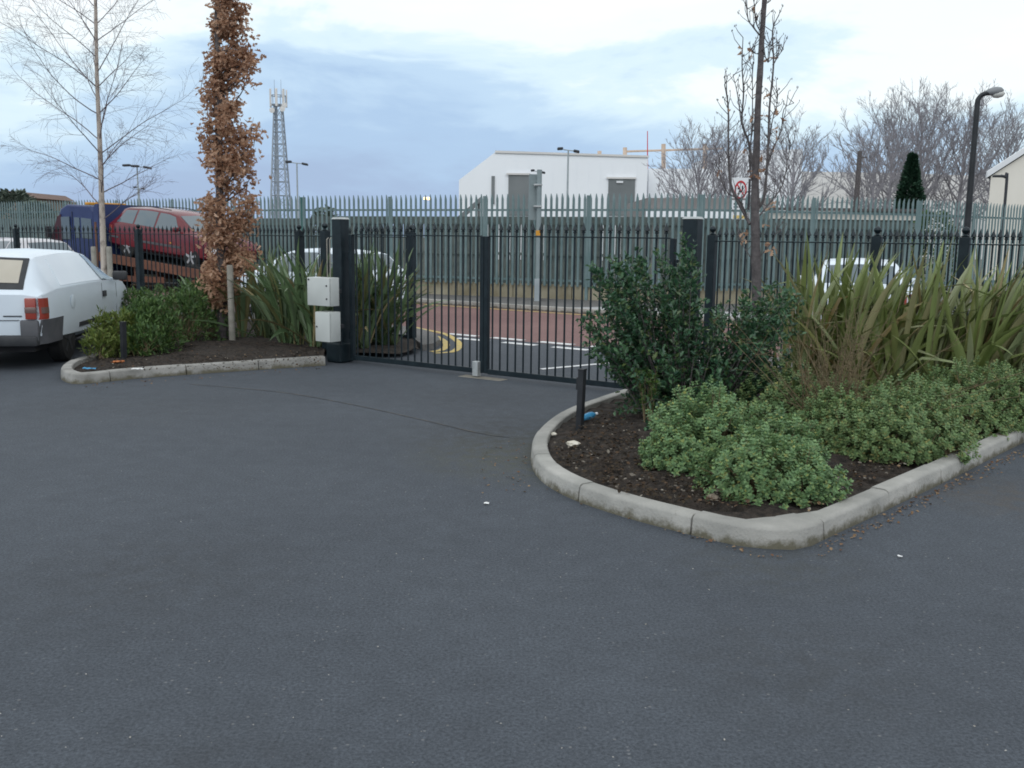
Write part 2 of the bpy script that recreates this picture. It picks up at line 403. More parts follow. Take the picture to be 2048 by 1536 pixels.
l_hebe2 = leafmat('hebe_leaf_dull', [(.115, .19, .08), (.17, .26, .115), (.235, .345, .155), (.20, .295, .13), (.27, .35, .135), (.145, .235, .105), (.215, .315, .145), (.36, .32, .12)], .5, .35, .15)
l_phor = leafmat('flax_leaf_bronze', [(.09, .12, .03), (.15, .19, .055), (.20, .24, .085), (.25, .29, .15), (.16, .19, .055), (.22, .27, .10), (.18, .22, .075), (.19, .13, .05), (.26, .29, .16), (.36, .29, .15)], .42, .45, .15)
l_phorg = leafmat('flax_leaf_green', [(.055, .095, .04), (.09, .145, .065), (.13, .20, .095), (.17, .23, .13), (.11, .17, .08), (.14, .15, .06), (.30, .24, .13)], .42, .45, .15)
l_oak = leafmat('dead_oak_leaf', [(.28, .15, .095), (.40, .235, .155), (.52, .33, .22), (.62, .43, .31), (.44, .25, .15)], .6, .25, .45)
l_shrub = leafmat('shrub_leaf', [(.045, .09, .03), (.075, .14, .04), (.11, .18, .05), (.06, .12, .05)], .5, .35, .15)
l_shruby = leafmat('yellow_green_leaf', [(.09, .14, .03), (.15, .20, .045), (.20, .235, .06), (.08, .13, .04)], .5, .35, .2)
l_con = leafmat('conifer_needle', [(.016, .045, .028), (.028, .068, .04), (.04, .085, .05)], .7, .2, 0)
l_far = leafmat('far_foliage_hazed', [(.10, .13, .11), (.13, .16, .13), (.16, .19, .15)], .8, .2, 0)  # leaf greens lightened and greyed: distance haze put into the colour
l_farg = leafmat('bright_hedge_leaf', [(.05, .10, .03), (.08, .14, .04), (.11, .15, .05)], .7, .2, 0)
l_litter = leafmat('fallen_leaf', [(.10, .05, .03), (.20, .12, .06), (.28, .20, .12), (.14, .07, .04)], .8, .2, 0)
l_chips = leafmat('pale_stone_chip', [(.30, .28, .25), (.45, .43, .40), (.22, .20, .17)], .8, .2, 0)
m_twig = mat('bare_twig', (.13, .10, .06), (.20, .15, .085), 6, .85)

# ------------------------------------------------------------------ ground, road, paths
def sheet(name, pts, m, z): return struct(MB().poly([(q[0], q[1], z) for q in pts]).build(name, m))
sheet('ground', [(-900, -300), (900, -300), (900, 1600), (-900, 1600)], m_verge, -.012)
KERB_N, FAR_N = 12.05, 17.4
sheet('car_park', [SN(-70, -60), SN(70, -60), SN(70, KERB_N), SN(-70, KERB_N)], m_asph, 0)
road = sheet('road', [SN(-90, KERB_N), SN(90, KERB_N), SN(90, FAR_N), SN(-90, FAR_N)], m_road, 0)
struct(MB().prism([SN(-90, FAR_N + .125), SN(90, FAR_N + .125), SN(90, 22.5), SN(-90, 24.5)], (0, 0, .1)).build('footpath', m_path))
kb = MB()
for i in range(-60, 60):
    kb.bbox(SN(i * .915, FAR_N + .0625, .045), (.909, .125, .13), DX, DN, bev=.012)
struct(kb.build('road_kerb', m_kerb))
s_c = G(1120, 626).dot(DX); cr_ = [SN(s_c, FAR_N + .14, .104), SN(s_c + .9, FAR_N + 1.5, .104), SN(s_c + 4.5, FAR_N + 1.5, .104), SN(s_c + 4.5, FAR_N + .14, .104)]
struct(MB().poly(cr_).build('pale_footpath_crossing', m_palepave))
# road markings
def smoothpts(pts, n=6):
    pts = [Vector(q) for q in pts]; o = []
    for i in range(len(pts) - 1):
        p0 = pts[max(i - 1, 0)]; p1 = pts[i]; p2 = pts[i + 1]; p3 = pts[min(i + 2, len(pts) - 1)]
        for k in range(n):
            t = k / n
            o.append(.5 * ((2 * p1) + (p2 - p0) * t + (2 * p0 - 5 * p1 + 4 * p2 - p3) * t * t + (3 * p1 - p0 - 3 * p2 + p3) * t ** 3))
    o.append(pts[-1]); return o
ZM = .005
def marking(name, mb, m): return struct(mb.build(name, m))
marking('yellow_line_marking', MB().ribbon([SN(-60, FAR_N - .28, ZM), SN(60, FAR_N - .28, ZM)], .11), m_yellow)
c1 = smoothpts([G(818, 652, ZM), G(850, 659, ZM), G(888, 667, ZM), G(912, 680, ZM), G(918, 692, ZM), G(905, 703, ZM), G(868, 706, ZM)])
c2 = smoothpts([G(815, 658, ZM), G(842, 664, ZM), G(868, 671, ZM), G(887, 681, ZM), G(893, 691, ZM), G(882, 700, ZM), G(862, 703, ZM)])
marking('double_yellow_marking', MB().ribbon(c1, .1).ribbon(c2, .1), m_yellow)
gl = G(902, 667); s0 = gl.dot(DX); dsh = MB()
for k in range(9):
    for (n0, so_) in ((KERB_N + .12, 0), (KERB_N - .33, .55)):
        a = s0 + k * .92 + so_
        dsh.ribbon([SN(a, n0, ZM), SN(a + .62, n0, ZM)], .17)
marking('give_way_marking', dsh, m_white)
marking('white_edge_marking', MB().ribbon(smoothpts([G(1082, 738, ZM), G(1160, 731, ZM), G(1240, 724, ZM), G(1330, 719, ZM)]), .09), m_white)
sm = smoothpts([G(380, 768, .004), G(560, 784, .004), G(700, 808, .004), G(830, 836, .004), G(960, 866, .004), G(1020, 874, .004)])
m_seam = mat('tarmac_seam', (.058, .06, .063), (.125, .11, .095), 7, .9, lo=.42, hi=.62)
struct(MB().ribbon(sm, .014).build('car_park_seam', m_seam))

# kerbs of the two beds ----------------------------------------------------------------
def kerb_run(name, path, m, hgt=.112, wid=.125, seg=.86, flip=1, wide=None):
    """path: ground line of the outer face; kerbstones with a splayed front, joints between"""
    pts = smoothpts(path, 8); L = [0]
    for i in range(1, len(pts)): L.append(L[-1] + (pts[i] - pts[i - 1]).length)
    def at(s):
        s = max(0, min(s, L[-1]))
        for i in range(1, len(pts)):
            if s <= L[i] or i == len(pts) - 1:
                t = (s - L[i - 1]) / max(1e-6, L[i] - L[i - 1]); p = pts[i - 1].lerp(pts[i], t)
                return p
    def tang(s): return (at(s + .08) - at(s - .08)).normalized()
    mb = MB(); prof = [(0, -.03), (.012, hgt * .82), (.018, hgt * .90), (.03, hgt * .975), (.042, hgt), (wid - .008, hgt), (wid, hgt - .008), (wid, -.03)]
    nseg = max(1, round(L[-1] / seg)); inner = []
    for k in range(nseg):
        a, b = L[-1] * k / nseg + .0055, L[-1] * (k + 1) / nseg - .0055
        o = len(mb.v); m_ = 7; jit = rnd.uniform(-.004, .004); jz = rnd.uniform(-.004, .004)
        for i in range(m_):
            s = a + (b - a) * i / (m_ - 1); p = at(s); t = tang(s); nn = Vector((-t.y, t.x, 0)) * flip
            ex = (.11 * math.exp(-((s - wide) / .27) ** 4)) if wide else 0
            for (u, h) in prof: mb.v.append(tuple(p + nn * (u + jit + (ex if u > wid * .5 else 0)) + Vector((0, 0, h + (jz if h > 0 else 0)))))
        q = len(prof)
        for i in range(m_ - 1):
            for j in range(q):
                j2 = (j + 1) % q; mb.f.append((o + i * q + j, o + i * q + j2, o + (i + 1) * q + j2, o + (i + 1) * q + j))
        mb.f.append(tuple(o + j for j in range(q))); mb.f.append(tuple(o + (m_ - 1) * q + j for j in reversed(range(q))))
    for i in range(60):
        s = L[-1] * i / 59; t = tang(s); nn = Vector((-t.y, t.x, 0)) * flip; inner.append(at(s) + nn * (wid - .01 + ((.11 * math.exp(-((s - wide) / .27) ** 4)) if wide else 0)))
    ob = struct(mb.build(name, m, smooth=True, sharp=30)); return inner
right_path = [G(1262, 792), G(1195, 815), G(1130, 840), G(1085, 872), G(1063, 905), G(1066, 940), G(1092, 970), G(1150, 1001), G(1240, 1032), G(1350, 1062), G(1465, 1090), G(1545, 1099), G(1610, 1097), G(1668, 1070), G(1760, 1027), G(1900, 960), G(2048, 886), G(2200, 812), G(2400, 740)]
def run_len(path, upto):
    q = smoothpts(path[:upto], 8); return sum((b - a).length for a, b in zip(q, q[1:]))
inner_r = kerb_run('kerb', right_path, m_kerb, wide=run_len(right_path, 13) - .02)
left_path = [G(652, 731), G(560, 737), G(400, 748), G(280, 757), G(172, 768), G(140, 767), G(121, 757), G(128, 745), G(150, 734), G(195, 722), G(240, 705), G(262, 690)]
inner_l = kerb_run('kerb', left_path, m_kerbd, flip=-1)

def soil_bed(name, ring, zc):
    """slightly domed soil inside a closed ring"""
    bm = bmesh.new(); vs = [bm.verts.new((q.x, q.y, 0)) for q in ring]; bm.faces.new(vs)
    bmesh.ops.triangulate(bm, faces=bm.faces[:])
    for _ in range(5):
        es = [e for e in bm.edges if e.calc_length() > .22]
        if not es: break
        bmesh.ops.subdivide_edges(bm, edges=es, cuts=1); bmesh.ops.triangulate(bm, faces=bm.faces[:])
    rp = [Vector((q.x, q.y, 0)) for q in ring]
    for q in bm.verts:
        dmin = min((Vector((q.co.x, q.co.y, 0)) - r_).length for r_ in rp)
        q.co.z = .055 + min(dmin, .7) / .7 * zc + (rnd.uniform(-.02, .03) if dmin > .05 else 0)
    bmesh.ops.recalc_face_normals(bm, faces=bm.faces[:])
    if sum(f.normal.z for f in bm.faces) < 0: bmesh.ops.reverse_faces(bm, faces=bm.faces[:])
    me = bpy.data.meshes.new(name); bm.to_mesh(me); bm.free(); me.materials.append(m_soil)
    me.polygons.foreach_set('use_smooth', [True] * len(me.polygons))
    o = bpy.data.objects.new(name, me); COL.objects.link(o); return struct(o)
RAIL_N = 10.7
soil_bed('soil', inner_r + [at_n(2500, RAIL_N - .1), at_n(1900, RAIL_N - .1), at_n(1420, RAIL_N - .1), at_n(1385, 9.2)], .05)
soil_bed('soil', inner_l + [at_n(30, RAIL_N - .1), at_n(280, RAIL_N - .1), at_n(600, RAIL_N - .1), at_n(650, 9.0)], .05)
# soil and footpath on the road side of the gate wings
soil_bed('soil', [at_n(690, 8.85), at_n(655, 9.05), at_n(605, RAIL_N), at_n(822, RAIL_N), G(838, 706), G(800, 716)], .05)
near_path_l = [at_n(-400, RAIL_N + .06), at_n(823, RAIL_N + .06), G(845, 702), G(868, 699), G(880, 690), G(872, 678), G(845, 669), at_n(800, KERB_N - .02), at_n(-400, KERB_N - .02)]
struct(MB().prism(near_path_l, (0, 0, .09)).build('footpath', m_path))
struct(MB().prism([at_n(1400, RAIL_N + .06), at_n(2900, RAIL_N + .06), at_n(2900, KERB_N - .02), at_n(1480, KERB_N - .02), at_n(1405, KERB_N - .4)], (0, 0, .09)).build('footpath', m_path))

# ------------------------------------------------------------------ gate
g_slope = Vector((1, -.66, 0)).normalized(); g_perp = Vector((g_slope.y * -1, g_slope.x, 0))
GL = Vector((-2.06, 12.02, 0))
def gate_at(px):
    k = (px - 1024) / F; t = (k * GL.y - GL.x) / (g_slope.x - k * g_slope.y); return GL + g_slope * t
gA, gM, gB = gate_at(700), gate_at(968), gate_at(1345)
ZB, ZT = .085, 1.605
finial = [(.0105, 0), (.0105, .035), (.02, .04), (.02, .052), (.011, .058), (.029, .066), (.024, .08), (.010, .115), (.001, .15)]
bar_mb = MB().tube([(0, 0, ZB), (0, 0, ZT)], .0105, 6).lathe((0, 0, ZT + .012), finial, 6)
bar_proto_mesh = None
def bars(parent, a, b, n, z_off=0.0, first=[None]):
    """n bars strictly between a and b, children of parent, sharing one mesh"""
    out_ = []
    for i in range(n):
        p = a.lerp(b, (i + .5) / n)
        if first[0] is None:
            o = bar_mb.build('bar', m_black, parent, smooth=True, sharp=40); first[0] = o
        else:
            o = first[0].copy(); COL.objects.link(o); o.parent = parent
        o.location = Vector((p.x, p.y, z_off)) - parent.location
        out_.append(o)
    return out_
def leaf(label, hinge, meet, nb):
    d = (meet - hinge).normalized(); t = thing('gate_leaf', label, 'gate', hinge, group='leaves of the vehicle gate')
    per = Vector((-d.y, d.x, 0)); mid = (hinge + meet) / 2; ln = (meet - hinge).length
    MB().bbox(mid + Vector((0, 0, ZB - .015)), (ln - .11, .05, .06), d, per, bev=.004).build('bottom_rail', m_black, t, hinge)
    MB().bbox(mid + Vector((0, 0, ZT + .006)), (ln - .11, .045, .014), d, per, bev=.002).build('top_rail', m_black, t, hinge)
    MB().bbox(meet - d * .028 + Vector((0, 0, .83)), (.05, .06, 1.56), d, per, bev=.004).build('meeting_stile', m_black, t, hinge)
    MB().bbox(hinge + d * .028 + Vector((0, 0, .82)), (.05, .06, 1.58), d, per, bev=.004).build('hinge_stile', m_black, t, hinge)
    for zz in (.35, 1.35): MB().lathe(hinge - d * .02 + Vector((0, 0, zz - .05)), [(.018, 0), (.018, .1)], 8).build('hinge', m_black, t, hinge, smooth=True)
    bars(t, hinge + d * .055, meet - d * .055, nb)
    return t
lf = leaf('left leaf of black spear topped gate, hinged beside the beige cabinets', gA, gM, 19)
MB().bbox(gM - g_slope * .075 - g_perp * .05 + Vector((0, 0, .10)), (.075, .075, .17), g_slope, g_perp, bev=.006).build('bolt_box', m_galv, lf, gA)
leaf('right leaf of black spear topped gate, partly behind the dark holly', gB, gM, 21)
struct(MB().bbox(gM - g_perp * .06 + g_slope * .02 + Vector((0, 0, -.046)), (.6, .17, .1), g_slope, g_perp, bev=.01).build('concrete_pad', m_conc))
# hinge posts
def gate_post(label, p, capm):
    t = thing('gate_post', label, 'gate post', p, group='gate hinge posts')
    MB().bbox(p + Vector((0, 0, .905)), (.155, .155, 1.79), g_slope, g_perp, bev=.01).build('column', m_black, t, p)
    MB().box(p + Vector((0, 0, 1.812)), (.165, .165, .022), g_slope, g_perp, top=.8).build('cap', capm, t, p)
    MB().bbox(p - g_slope * .02 - g_perp * .02 + Vector((0, 0, .13)), (.25, .25, .25), g_slope, g_perp, bev=.02).build('base_housing', m_black, t, p)
    for k in (-1, 1):
        for j in (-1, 1): MB().lathe(p + g_slope * .105 * k - g_slope * .02 + g_perp * .105 * j - g_perp * .02 + Vector((0, 0, .255)), [(.012, 0), (.012, .02)], 6).build('bolt', m_blackm, t, p)
    return t
pL = gate_at(684) - g_perp * .02; pR = gate_at(1377)
gate_post('black gate hinge post with pale cap, carrying two beige cabinets', pL, m_galv)
gate_post('black gate hinge post with pale cap, rising behind the holly', pR, m_galv)
# cabinets on the left post
def cabinet(label, corner_px, ztop, w, h, dp, knobs):
    c = A(corner_px, 600, 11.5); c.z = 0
    ctr = c - g_slope * w / 2 + g_perp * dp / 2 + Vector((0, 0, ztop - h / 2)); base = ctr - Vector((0, 0, h / 2))
    t = thing('control_cabinet', label, 'cabinet', base, group='control cabinets on the gate post')
    MB().bbox(ctr + g_perp * .012, (w, dp - .024, h), g_slope, g_perp, bev=.006).build('case', m_cab, t, base, smooth=True)
    MB().bbox(ctr - g_perp * (dp / 2 - .009), (w - .004, .018, h - .004), g_slope, g_perp, bev=.004).build('door', m_cab, t, base, smooth=True)
    for (u, q) in knobs:
        MB().lathe(ctr - g_perp * (dp / 2) + g_slope * w * u + Vector((0, 0, h * q)), [(.011, 0), (.011, .008), (.006, .011)], 10, axis=-g_perp).build('lock', m_signk, t, base)
    MB().bbox(ctr + g_perp * (dp / 2 + .03) + g_slope * .04, (w * .7, .06, .05), g_slope, g_perp, bev=.004).build('bracket', m_blackm, t, base)
    return t
cabinet('wider beige control cabinet, upper of two on the black post', 659, 1.092, .375, .345, .17, [(.38, .22), (.38, -.24), (-.42, .42)])
cabinet('narrower beige control cabinet, lower of two on the black post', 658.5, .675, .245, .365, .19, [(-.38, 0)])
cpt = A(655, 560, 11.62)
cond = MB()
for o_ in (0, .035): cond.tube([(cpt.x + o_, cpt.y, 1.09), (cpt.x + o_, cpt.y, 1.55), (cpt.x + o_ + .01, cpt.y + .05, 1.57)], .007, 6)
tag(cond.build('cable_conduit', m_stake, org=(cpt.x, cpt.y, 1.09), smooth=True), 'pair of thin pale cable conduits rising from the upper cabinet', 'cable conduit')

# ------------------------------------------------------------------ black railings along the road
def rail_post(parent, p, top=1.66, w=.10):
    o = MB().bbox(p + Vector((0, 0, top / 2)), (w, w, top), DX, DN, bev=.006).build('post', m_black, parent, parent.location)
    MB().lathe(p + Vector((0, 0, top)), [(.03, 0), (.05, .008), (.018, .02), (.016, .03), (.034, .045), (.042, .068), (.034, .09), (.012, .104), (.002, .11)], 10).build('ball_finial', m_black, o, parent.location, smooth=True)
def railing(label, pts, nbs, tops=None, endposts=(True, True), dz=0.0):
    base = pts[0].copy(); base.z = 0
    t = thing('railing', label, 'railing', base, group='black spear topped railings')
    for i, p in enumerate(pts):
        if (i == 0 and not endposts[0]) or (i == len(pts) - 1 and not endposts[1]): continue
        rail_post(t, p)
    for i in range(len(pts) - 1):
        a, b = pts[i], pts[i + 1]; d = (b - a).normalized(); per = Vector((-d.y, d.x, 0)); ln = (b - a).length - .09; mid = (a + b) / 2
        for zz, th in ((ZB + .02, .04), (ZT - .02, .014)):
            MB().bbox(mid + Vector((0, 0, zz + dz)), (ln, .04, th), d, per, bev=.002).build('rail', m_black, t, base)
        bars(t, a + d * .05, b - d * .05, nbs[i], dz - .02)
    return t
rl = [at_n(px, RAIL_N) for px in (-150, 40, 282, 445, 600, 822)]
railing('railing behind the left bed, between the birch and the parked cars', rl, [13, 28, 18, 20, 20])
fpz = at_n(651, 8.98); fpt = thing('railing_post', 'single black railing post with ball top beside the left gate post', 'post', fpz)
rail_post(fpt, fpz)
rr = [at_n(px, RAIL_N + .15) for px in (1417, 1742, 1916, 2110)]
railing('railing behind the bronze flax leaves on the right', rr, [22, 13, 13])

# ------------------------------------------------------------------ palisade, boarded fence and plinth
pal_pts = [A(-260, 480, 40), A(605, 480, 26.6), A(1400, 480, 22.3), A(1835, 480, 24.2), A(2300, 480, 31)]
for q in pal_pts: q.z = 0
def palisade(label, a, b, spacing, dark_first=False):
    t = thing('palisade_fence', label, 'fence', a, group='green palisade fencing'); d = (b - a); ln = d.length; d.normalize(); per = Vector((-d.y, d.x, 0))
    nbay = max(1, round(ln / 2.75)); bay = ln / nbay
    for k in range(nbay + 1):
        p = a + d * bay * k
        dk = dark_first and k == 0
        MB().bbox(p + per * .05 + Vector((0, 0, 1.315)), (.075 if not dk else .15, .06, 2.63), d, per, bev=.004).build('post', m_greend if dk else m_green, t, a)
    for k in range(nbay):
        p0, p1 = a + d * (bay * k), a + d * bay * (k + 1); mid = (p0 + p1) / 2
        for zz in (.56, 2.28): MB().box(mid + per * .03 + Vector((0, 0, zz)), (bay - .1, .006, .05), d, per).add([], []).box(mid + per * .05 + Vector((0, 0, zz + .022)), (bay - .1, .04, .006), d, per).build('rail', m_green, t, a)
        n = int(bay / spacing); pm = MB()
        for i in range(n):
            c = p0 + d * (bay * (i + .5) / n)
            w = .034; z0, z1 = .42 + rnd.uniform(-.006, .006), 2.62 + rnd.uniform(-.01, .01)
            pro = [(-w, .012), (-w * .45, -.012), (w * .45, -.012), (w, .012)]
            vs = []
            for zz in (z0, z1 - .07): vs += [c + d * u + per * v + Vector((0, 0, zz)) for u, v in pro]
            vs += [c + d * u * .55 + per * (v * .8) + Vector((0, 0, z1 + (.05 if abs(u) < w * .6 else -.01))) for u, v in pro]
            fs = [(i_ + 4 * r_, i_ + 1 + 4 * r_, i_ + 5 + 4 * r_, i_ + 4 + 4 * r_) for r_ in (0, 1) for i_ in range(3)]
            pm.add(vs, fs)
        pm.build('pale_panel', m_green, t, a, fixn=False)
    return t
palisade('distant palisade run with pale tops behind the truck and maroon estate', pal_pts[0], pal_pts[1], .15)
palisade('long green palisade run facing the gate, starting at the dark corner post', pal_pts[1], pal_pts[2], .145, True)
palisade('green palisade run behind the bare young tree and sign', pal_pts[2], pal_pts[3], .135)
palisade('green palisade run at the right beyond the black street lamp', pal_pts[3], pal_pts[4], .14)
def boarded(label, a, b, h0, h1, per_off):
    d = (b - a); ln = d.length; d.normalize(); per = Vector((-d.y, d.x, 0)); a = a + per * per_off
    t = thing('boarded_fence', label, 'fence', a, group='boarded fences behind the palisade'); n = int(ln / .155); bm_ = MB()
    for i in range(n):
        c = a + d * (ln * (i + .5) / n); jz = rnd.uniform(-.012, .012)
        bm_.box(c + per * (.018 if i % 2 else 0) + Vector((0, 0, (h0 + h1) / 2 + jz)), (.13 if i % 2 else .15, .016, h1 - h0), d, per)
    bm_.build('boards', m_timber, t, a)
    for zz in (h0 + .3, (h0 + h1) / 2, h1 - .12): MB().box(a + d * ln / 2 - per * .03 + Vector((0, 0, zz)), (ln - .1, .04, .07), d, per).build('rail', m_timber, t, a)
    MB().box(a + d * ln / 2 - per * .014 + Vector((0, 0, h1 - .02)), (ln - .05, .02, .13), d, per).build('capping', m_timber, t, a)
boarded('grey boarded fence behind the truck on the left', pal_pts[0], pal_pts[1], .3, 2.02, .4)
boarded('grey boarded fence behind the palisade facing the gate', pal_pts[1], pal_pts[2], .3, 2.08, .4)
boarded('grey boarded fence behind the palisade beside the bare tree', pal_pts[2], pal_pts[3], .3, 2.05, .4)
def plinth(label, a, b):
    d = (b - a); ln = d.length; d.normalize(); per = Vector((-d.y, d.x, 0)); m = MB(); n = int(ln / 1.4)
    t = thing('plinth_wall', label, 'wall', a, group='low concrete plinth walls')
    for i in range(n): m.bbox(a + d * (ln * (i + .5) / n) + per * .18 + Vector((0, 0, .23)), (ln / n - .012, .2, .44 + rnd.uniform(-.01, .01)), d, per, bev=.012)
    m.build('blocks', m_plinth, t, a)
plinth('low stained concrete plinth under the distant palisade run', pal_pts[0], pal_pts[1])
plinth('low stained concrete plinth under the palisade facing the gate', pal_pts[1], pal_pts[2])
plinth('low stained concrete plinth under the palisade beside the bare tree', pal_pts[2], pal_pts[3])

# ------------------------------------------------------------------ vehicles
class Car:
    """lofted body; stations from tail (x=0) to nose: x, sill, belt, roof, w_sill, w_belt, w_roof"""
    def __init__(s, st): s.st = st
    def par(s, x):
        st = s.st
        if x <= st[0][0]: return st[0][1:]
        for a, b in zip(st, st[1:]):
            if x <= b[0]:
                t = (x - a[0]) / (b[0] - a[0]); return tuple(p + (q - p) * t for p, q in zip(a[1:], b[1:]))
        return st[-1][1:]
    def ring(s, x):
        zb, zl, zr, wb, wl, wr = s.par(x); zm = zb + (zl - zb) * .55; h = zr - zl
        half = [(wb - .1, zb), (wb, zb + .07), (max(wb, wl) + .012, zm), (wl + .004, zl - .02), (wl, zl), (wr + (wl - wr) * .30, zl + h * .70), (wr, zl + h * .93), (wr - .08, zl + h * .99), (0, zr + .02 * min(1, h * 4))]
        return [Vector((x, -y, z)) for y, z in half] + [Vector((x, y, z)) for y, z in reversed(half[:-1])]
    def body(s, m, parent, wheels, name='body'):
        xs = []
        for a, b in zip(s.st, s.st[1:]):
            k = max(1, int((b[0] - a[0]) / .18)); xs += [a[0] + (b[0] - a[0]) * i / k for i in range(k)]
        xs.append(s.st[-1][0]); mb = MB(); n = None
        for x in xs:
            r = s.ring(x); n = len(r); mb.v += [tuple(q) for q in r]
        for i in range(len(xs) - 1):
            for k in range(n): mb.f.append((i * n + k, i * n + (k + 1) % n, (i + 1) * n + (k + 1) % n, (i + 1) * n + k))
        mb.f.append(tuple(reversed(range(n)))); mb.f.append(tuple((len(xs) - 1) * n + k for k in range(n)))
        o = mb.build(name, m, parent, smooth=True, sharp=32)
        cm = MB()
        for (x, r) in wheels:
            for sd in (-1, 1): cm.lathe((x, sd * .98, r * .95), [(r * 1.2, 0), (r * 1.2, .36)], 24, axis=(0, -sd, 0))
        c = cm.build('cutter', m)
        md = o.modifiers.new('b', 'BOOLEAN'); md.object = c; md.operation = 'DIFFERENCE'; md.solver = 'EXACT'
        bpy.context.view_layer.update()
        me = bpy.data.meshes.new_from_object(o.evaluated_get(bpy.context.evaluated_depsgraph_get()))
        o.modifiers.clear(); o.data = me
        bpy.data.objects.remove(c)
        return o
    def side(s, x, t, sd, off=.006):
        zb, zl, zr, wb, wl, wr = s.par(x); h = zr - zl; pr = [(wl, zl), (wr + (wl - wr) * .30, zl + h * .70), (wr, zl + h * .93)]
        if t <= .70 / .93: q = t / (.70 / .93); a, b = pr[0], pr[1]
        else: q = (t - .70 / .93) / (1 - .70 / .93); a, b = pr[1], pr[2]
        return Vector((x, sd * (a[0] + (b[0] - a[0]) * q + off), a[1] + (b[1] - a[1]) * q + off * .4))
    def lower(s, x, z, sd, off=.006):
        zb, zl, zr, wb, wl, wr = s.par(x); zm = zb + (zl - zb) * .55; pr = [(wb, zb + .07), (max(wb, wl) + .012, zm), (wl + .004, zl - .02)]
        for a, b in zip(pr, pr[1:]):
            if z <= b[1] or b is pr[-1]:
                t = max(0, min(1, (z - a[1]) / max(1e-6, b[1] - a[1]))); return Vector((x, sd * (a[0] + (b[0] - a[0]) * t + off), z))
    def window(s, corners, sd, m, parent, name='window', th=.006):
        """corners: (x, t) bottom-rear, bottom-front, top-front, top-rear"""
        mb = MB(); nu, nv = 6, 4
        (x0, t0), (x1, t1), (x2, t2), (x3, t3) = corners
        for lay, off in ((0, th), (1, -.02)):
            for j in range(nv + 1):
                for i in range(nu + 1):
                    u, v = i / nu, j / nv
                    xx = (x0 * (1 - u) + x1 * u) * (1 - v) + (x3 * (1 - u) + x2 * u) * v; tt = (t0 * (1 - u) + t1 * u) * (1 - v) + (t3 * (1 - u) + t2 * u) * v
                    mb.v.append(tuple(s.side(xx, tt, sd, off)))
        return s._close(mb, nu, nv, m, parent, name)
    def _close(s, mb, nu, nv, m, parent, name):
        k = (nu + 1) * (nv + 1); idx = lambda i, j, l: l * k + j * (nu + 1) + i
        for l in (0, 1):
            for j in range(nv):
                for i in range(nu): mb.f.append((idx(i, j, l), idx(i + 1, j, l), idx(i + 1, j + 1, l), idx(i, j + 1, l)))
        for i in range(nu):
            for j in (0, nv): mb.f.append((idx(i, j, 0), idx(i + 1, j, 0), idx(i + 1, j, 1), idx(i, j, 1)))
        for j in range(nv):
            for i in (0, nu): mb.f.append((idx(i, j, 0), idx(i, j + 1, 0), idx(i, j + 1, 1), idx(i, j, 1)))
        return mb.build(name, m, parent, smooth=True, sharp=40)
    def panel(s, x0, x1, z0, z1, sd, m, parent, name, th=.012):
        mb = MB(); nu, nv = 6, 3
        for lay, off in ((0, th), (1, -.03)):
            for j in range(nv + 1):
                for i in range(nu + 1): mb.v.append(tuple(s.lower(x0 + (x1 - x0) * i / nu, z0 + (z1 - z0) * j / nv, sd, off)))
        return s._close(mb, nu, nv, m, parent, name)
    def screen(s, x0, x1, inset, m, parent, name, th=.008, f0=0., f1=1.):
        """glass over the sloping top surface between stations x0 and x1"""
        mb = MB(); nu, nv = 6, 4
        sl = Vector((x1 - x0, 0, s.par(x1)[2] - s.par(x0)[2])).normalized(); nn = Vector((-sl.z, 0, sl.x))
        if nn.z < 0: nn = -nn
        for lay, off in ((0, th), (1, -.03)):
            for j in range(nv + 1):
                for i in range(nu + 1):
                    t = f0 + (f1 - f0) * j / nv; x = x0 + (x1 - x0) * t; zb, zl, zr, wb, wl, wr = s.par(x); w = (wr - inset); vv = (i / nu * 2 - 1)
                    zz = zl + (zr - zl) * .99 + (zr + .02 * min(1, (zr - zl) * 4) - zl - (zr - zl) * .99) * (1 - min(1, abs(vv) * w / max(.01, wr - .08)))
                    mb.v.append(tuple(Vector((x, vv * w, zz)) + nn * off))
        return s._close(mb, nu, nv, m, parent, name)
def wheel(parent, x, y, r, sd, w=.19, spokes=True):
    o = MB().lathe((x, y, r), [(r * .62, 0), (r * .9, 0), (r, .03), (r, w - .03), (r * .9, w), (r * .62, w)], 28, axis=(0, -sd, 0)).build('tyre', m_tyre, None, smooth=True)
    t = bpy.data.objects.new('wheel', None); COL.objects.link(t); t.parent = parent
    o.parent = t
    rb = MB().lathe((x, y - sd * .03, r), [(.03, 0), (r * .64, 0), (r * .64, .05), (.03, .05)], 20, axis=(0, -sd, 0))
    rb.build('rim_well', m_trim, t, smooth=True)
    sp = MB(); c = Vector((x, y - sd * .012, r))
    for k in range(5):
        an = k * 2 * math.pi / 5 + .3; d = Vector((math.cos(an), 0, math.sin(an)))
        sp.box(c + d * r * .33, (r * .62, .03, r * .2), d, (0, 1, 0), Vector((-d.z, 0, d.x)))
    sp.lathe(c + Vector((0, sd * .02, 0)), [(r * .16, 0), (r * .16, .04)], 12, axis=(0, -sd, 0))
    sp.lathe(c + Vector((0, sd * .01, 0)), [(r * .56, 0), (r * .66, 0), (r * .66, .03), (r * .56, .03)], 24, axis=(0, -sd, 0))
    sp.build('rim', m_rim if spokes else m_trim, t, smooth=True, sharp=30)

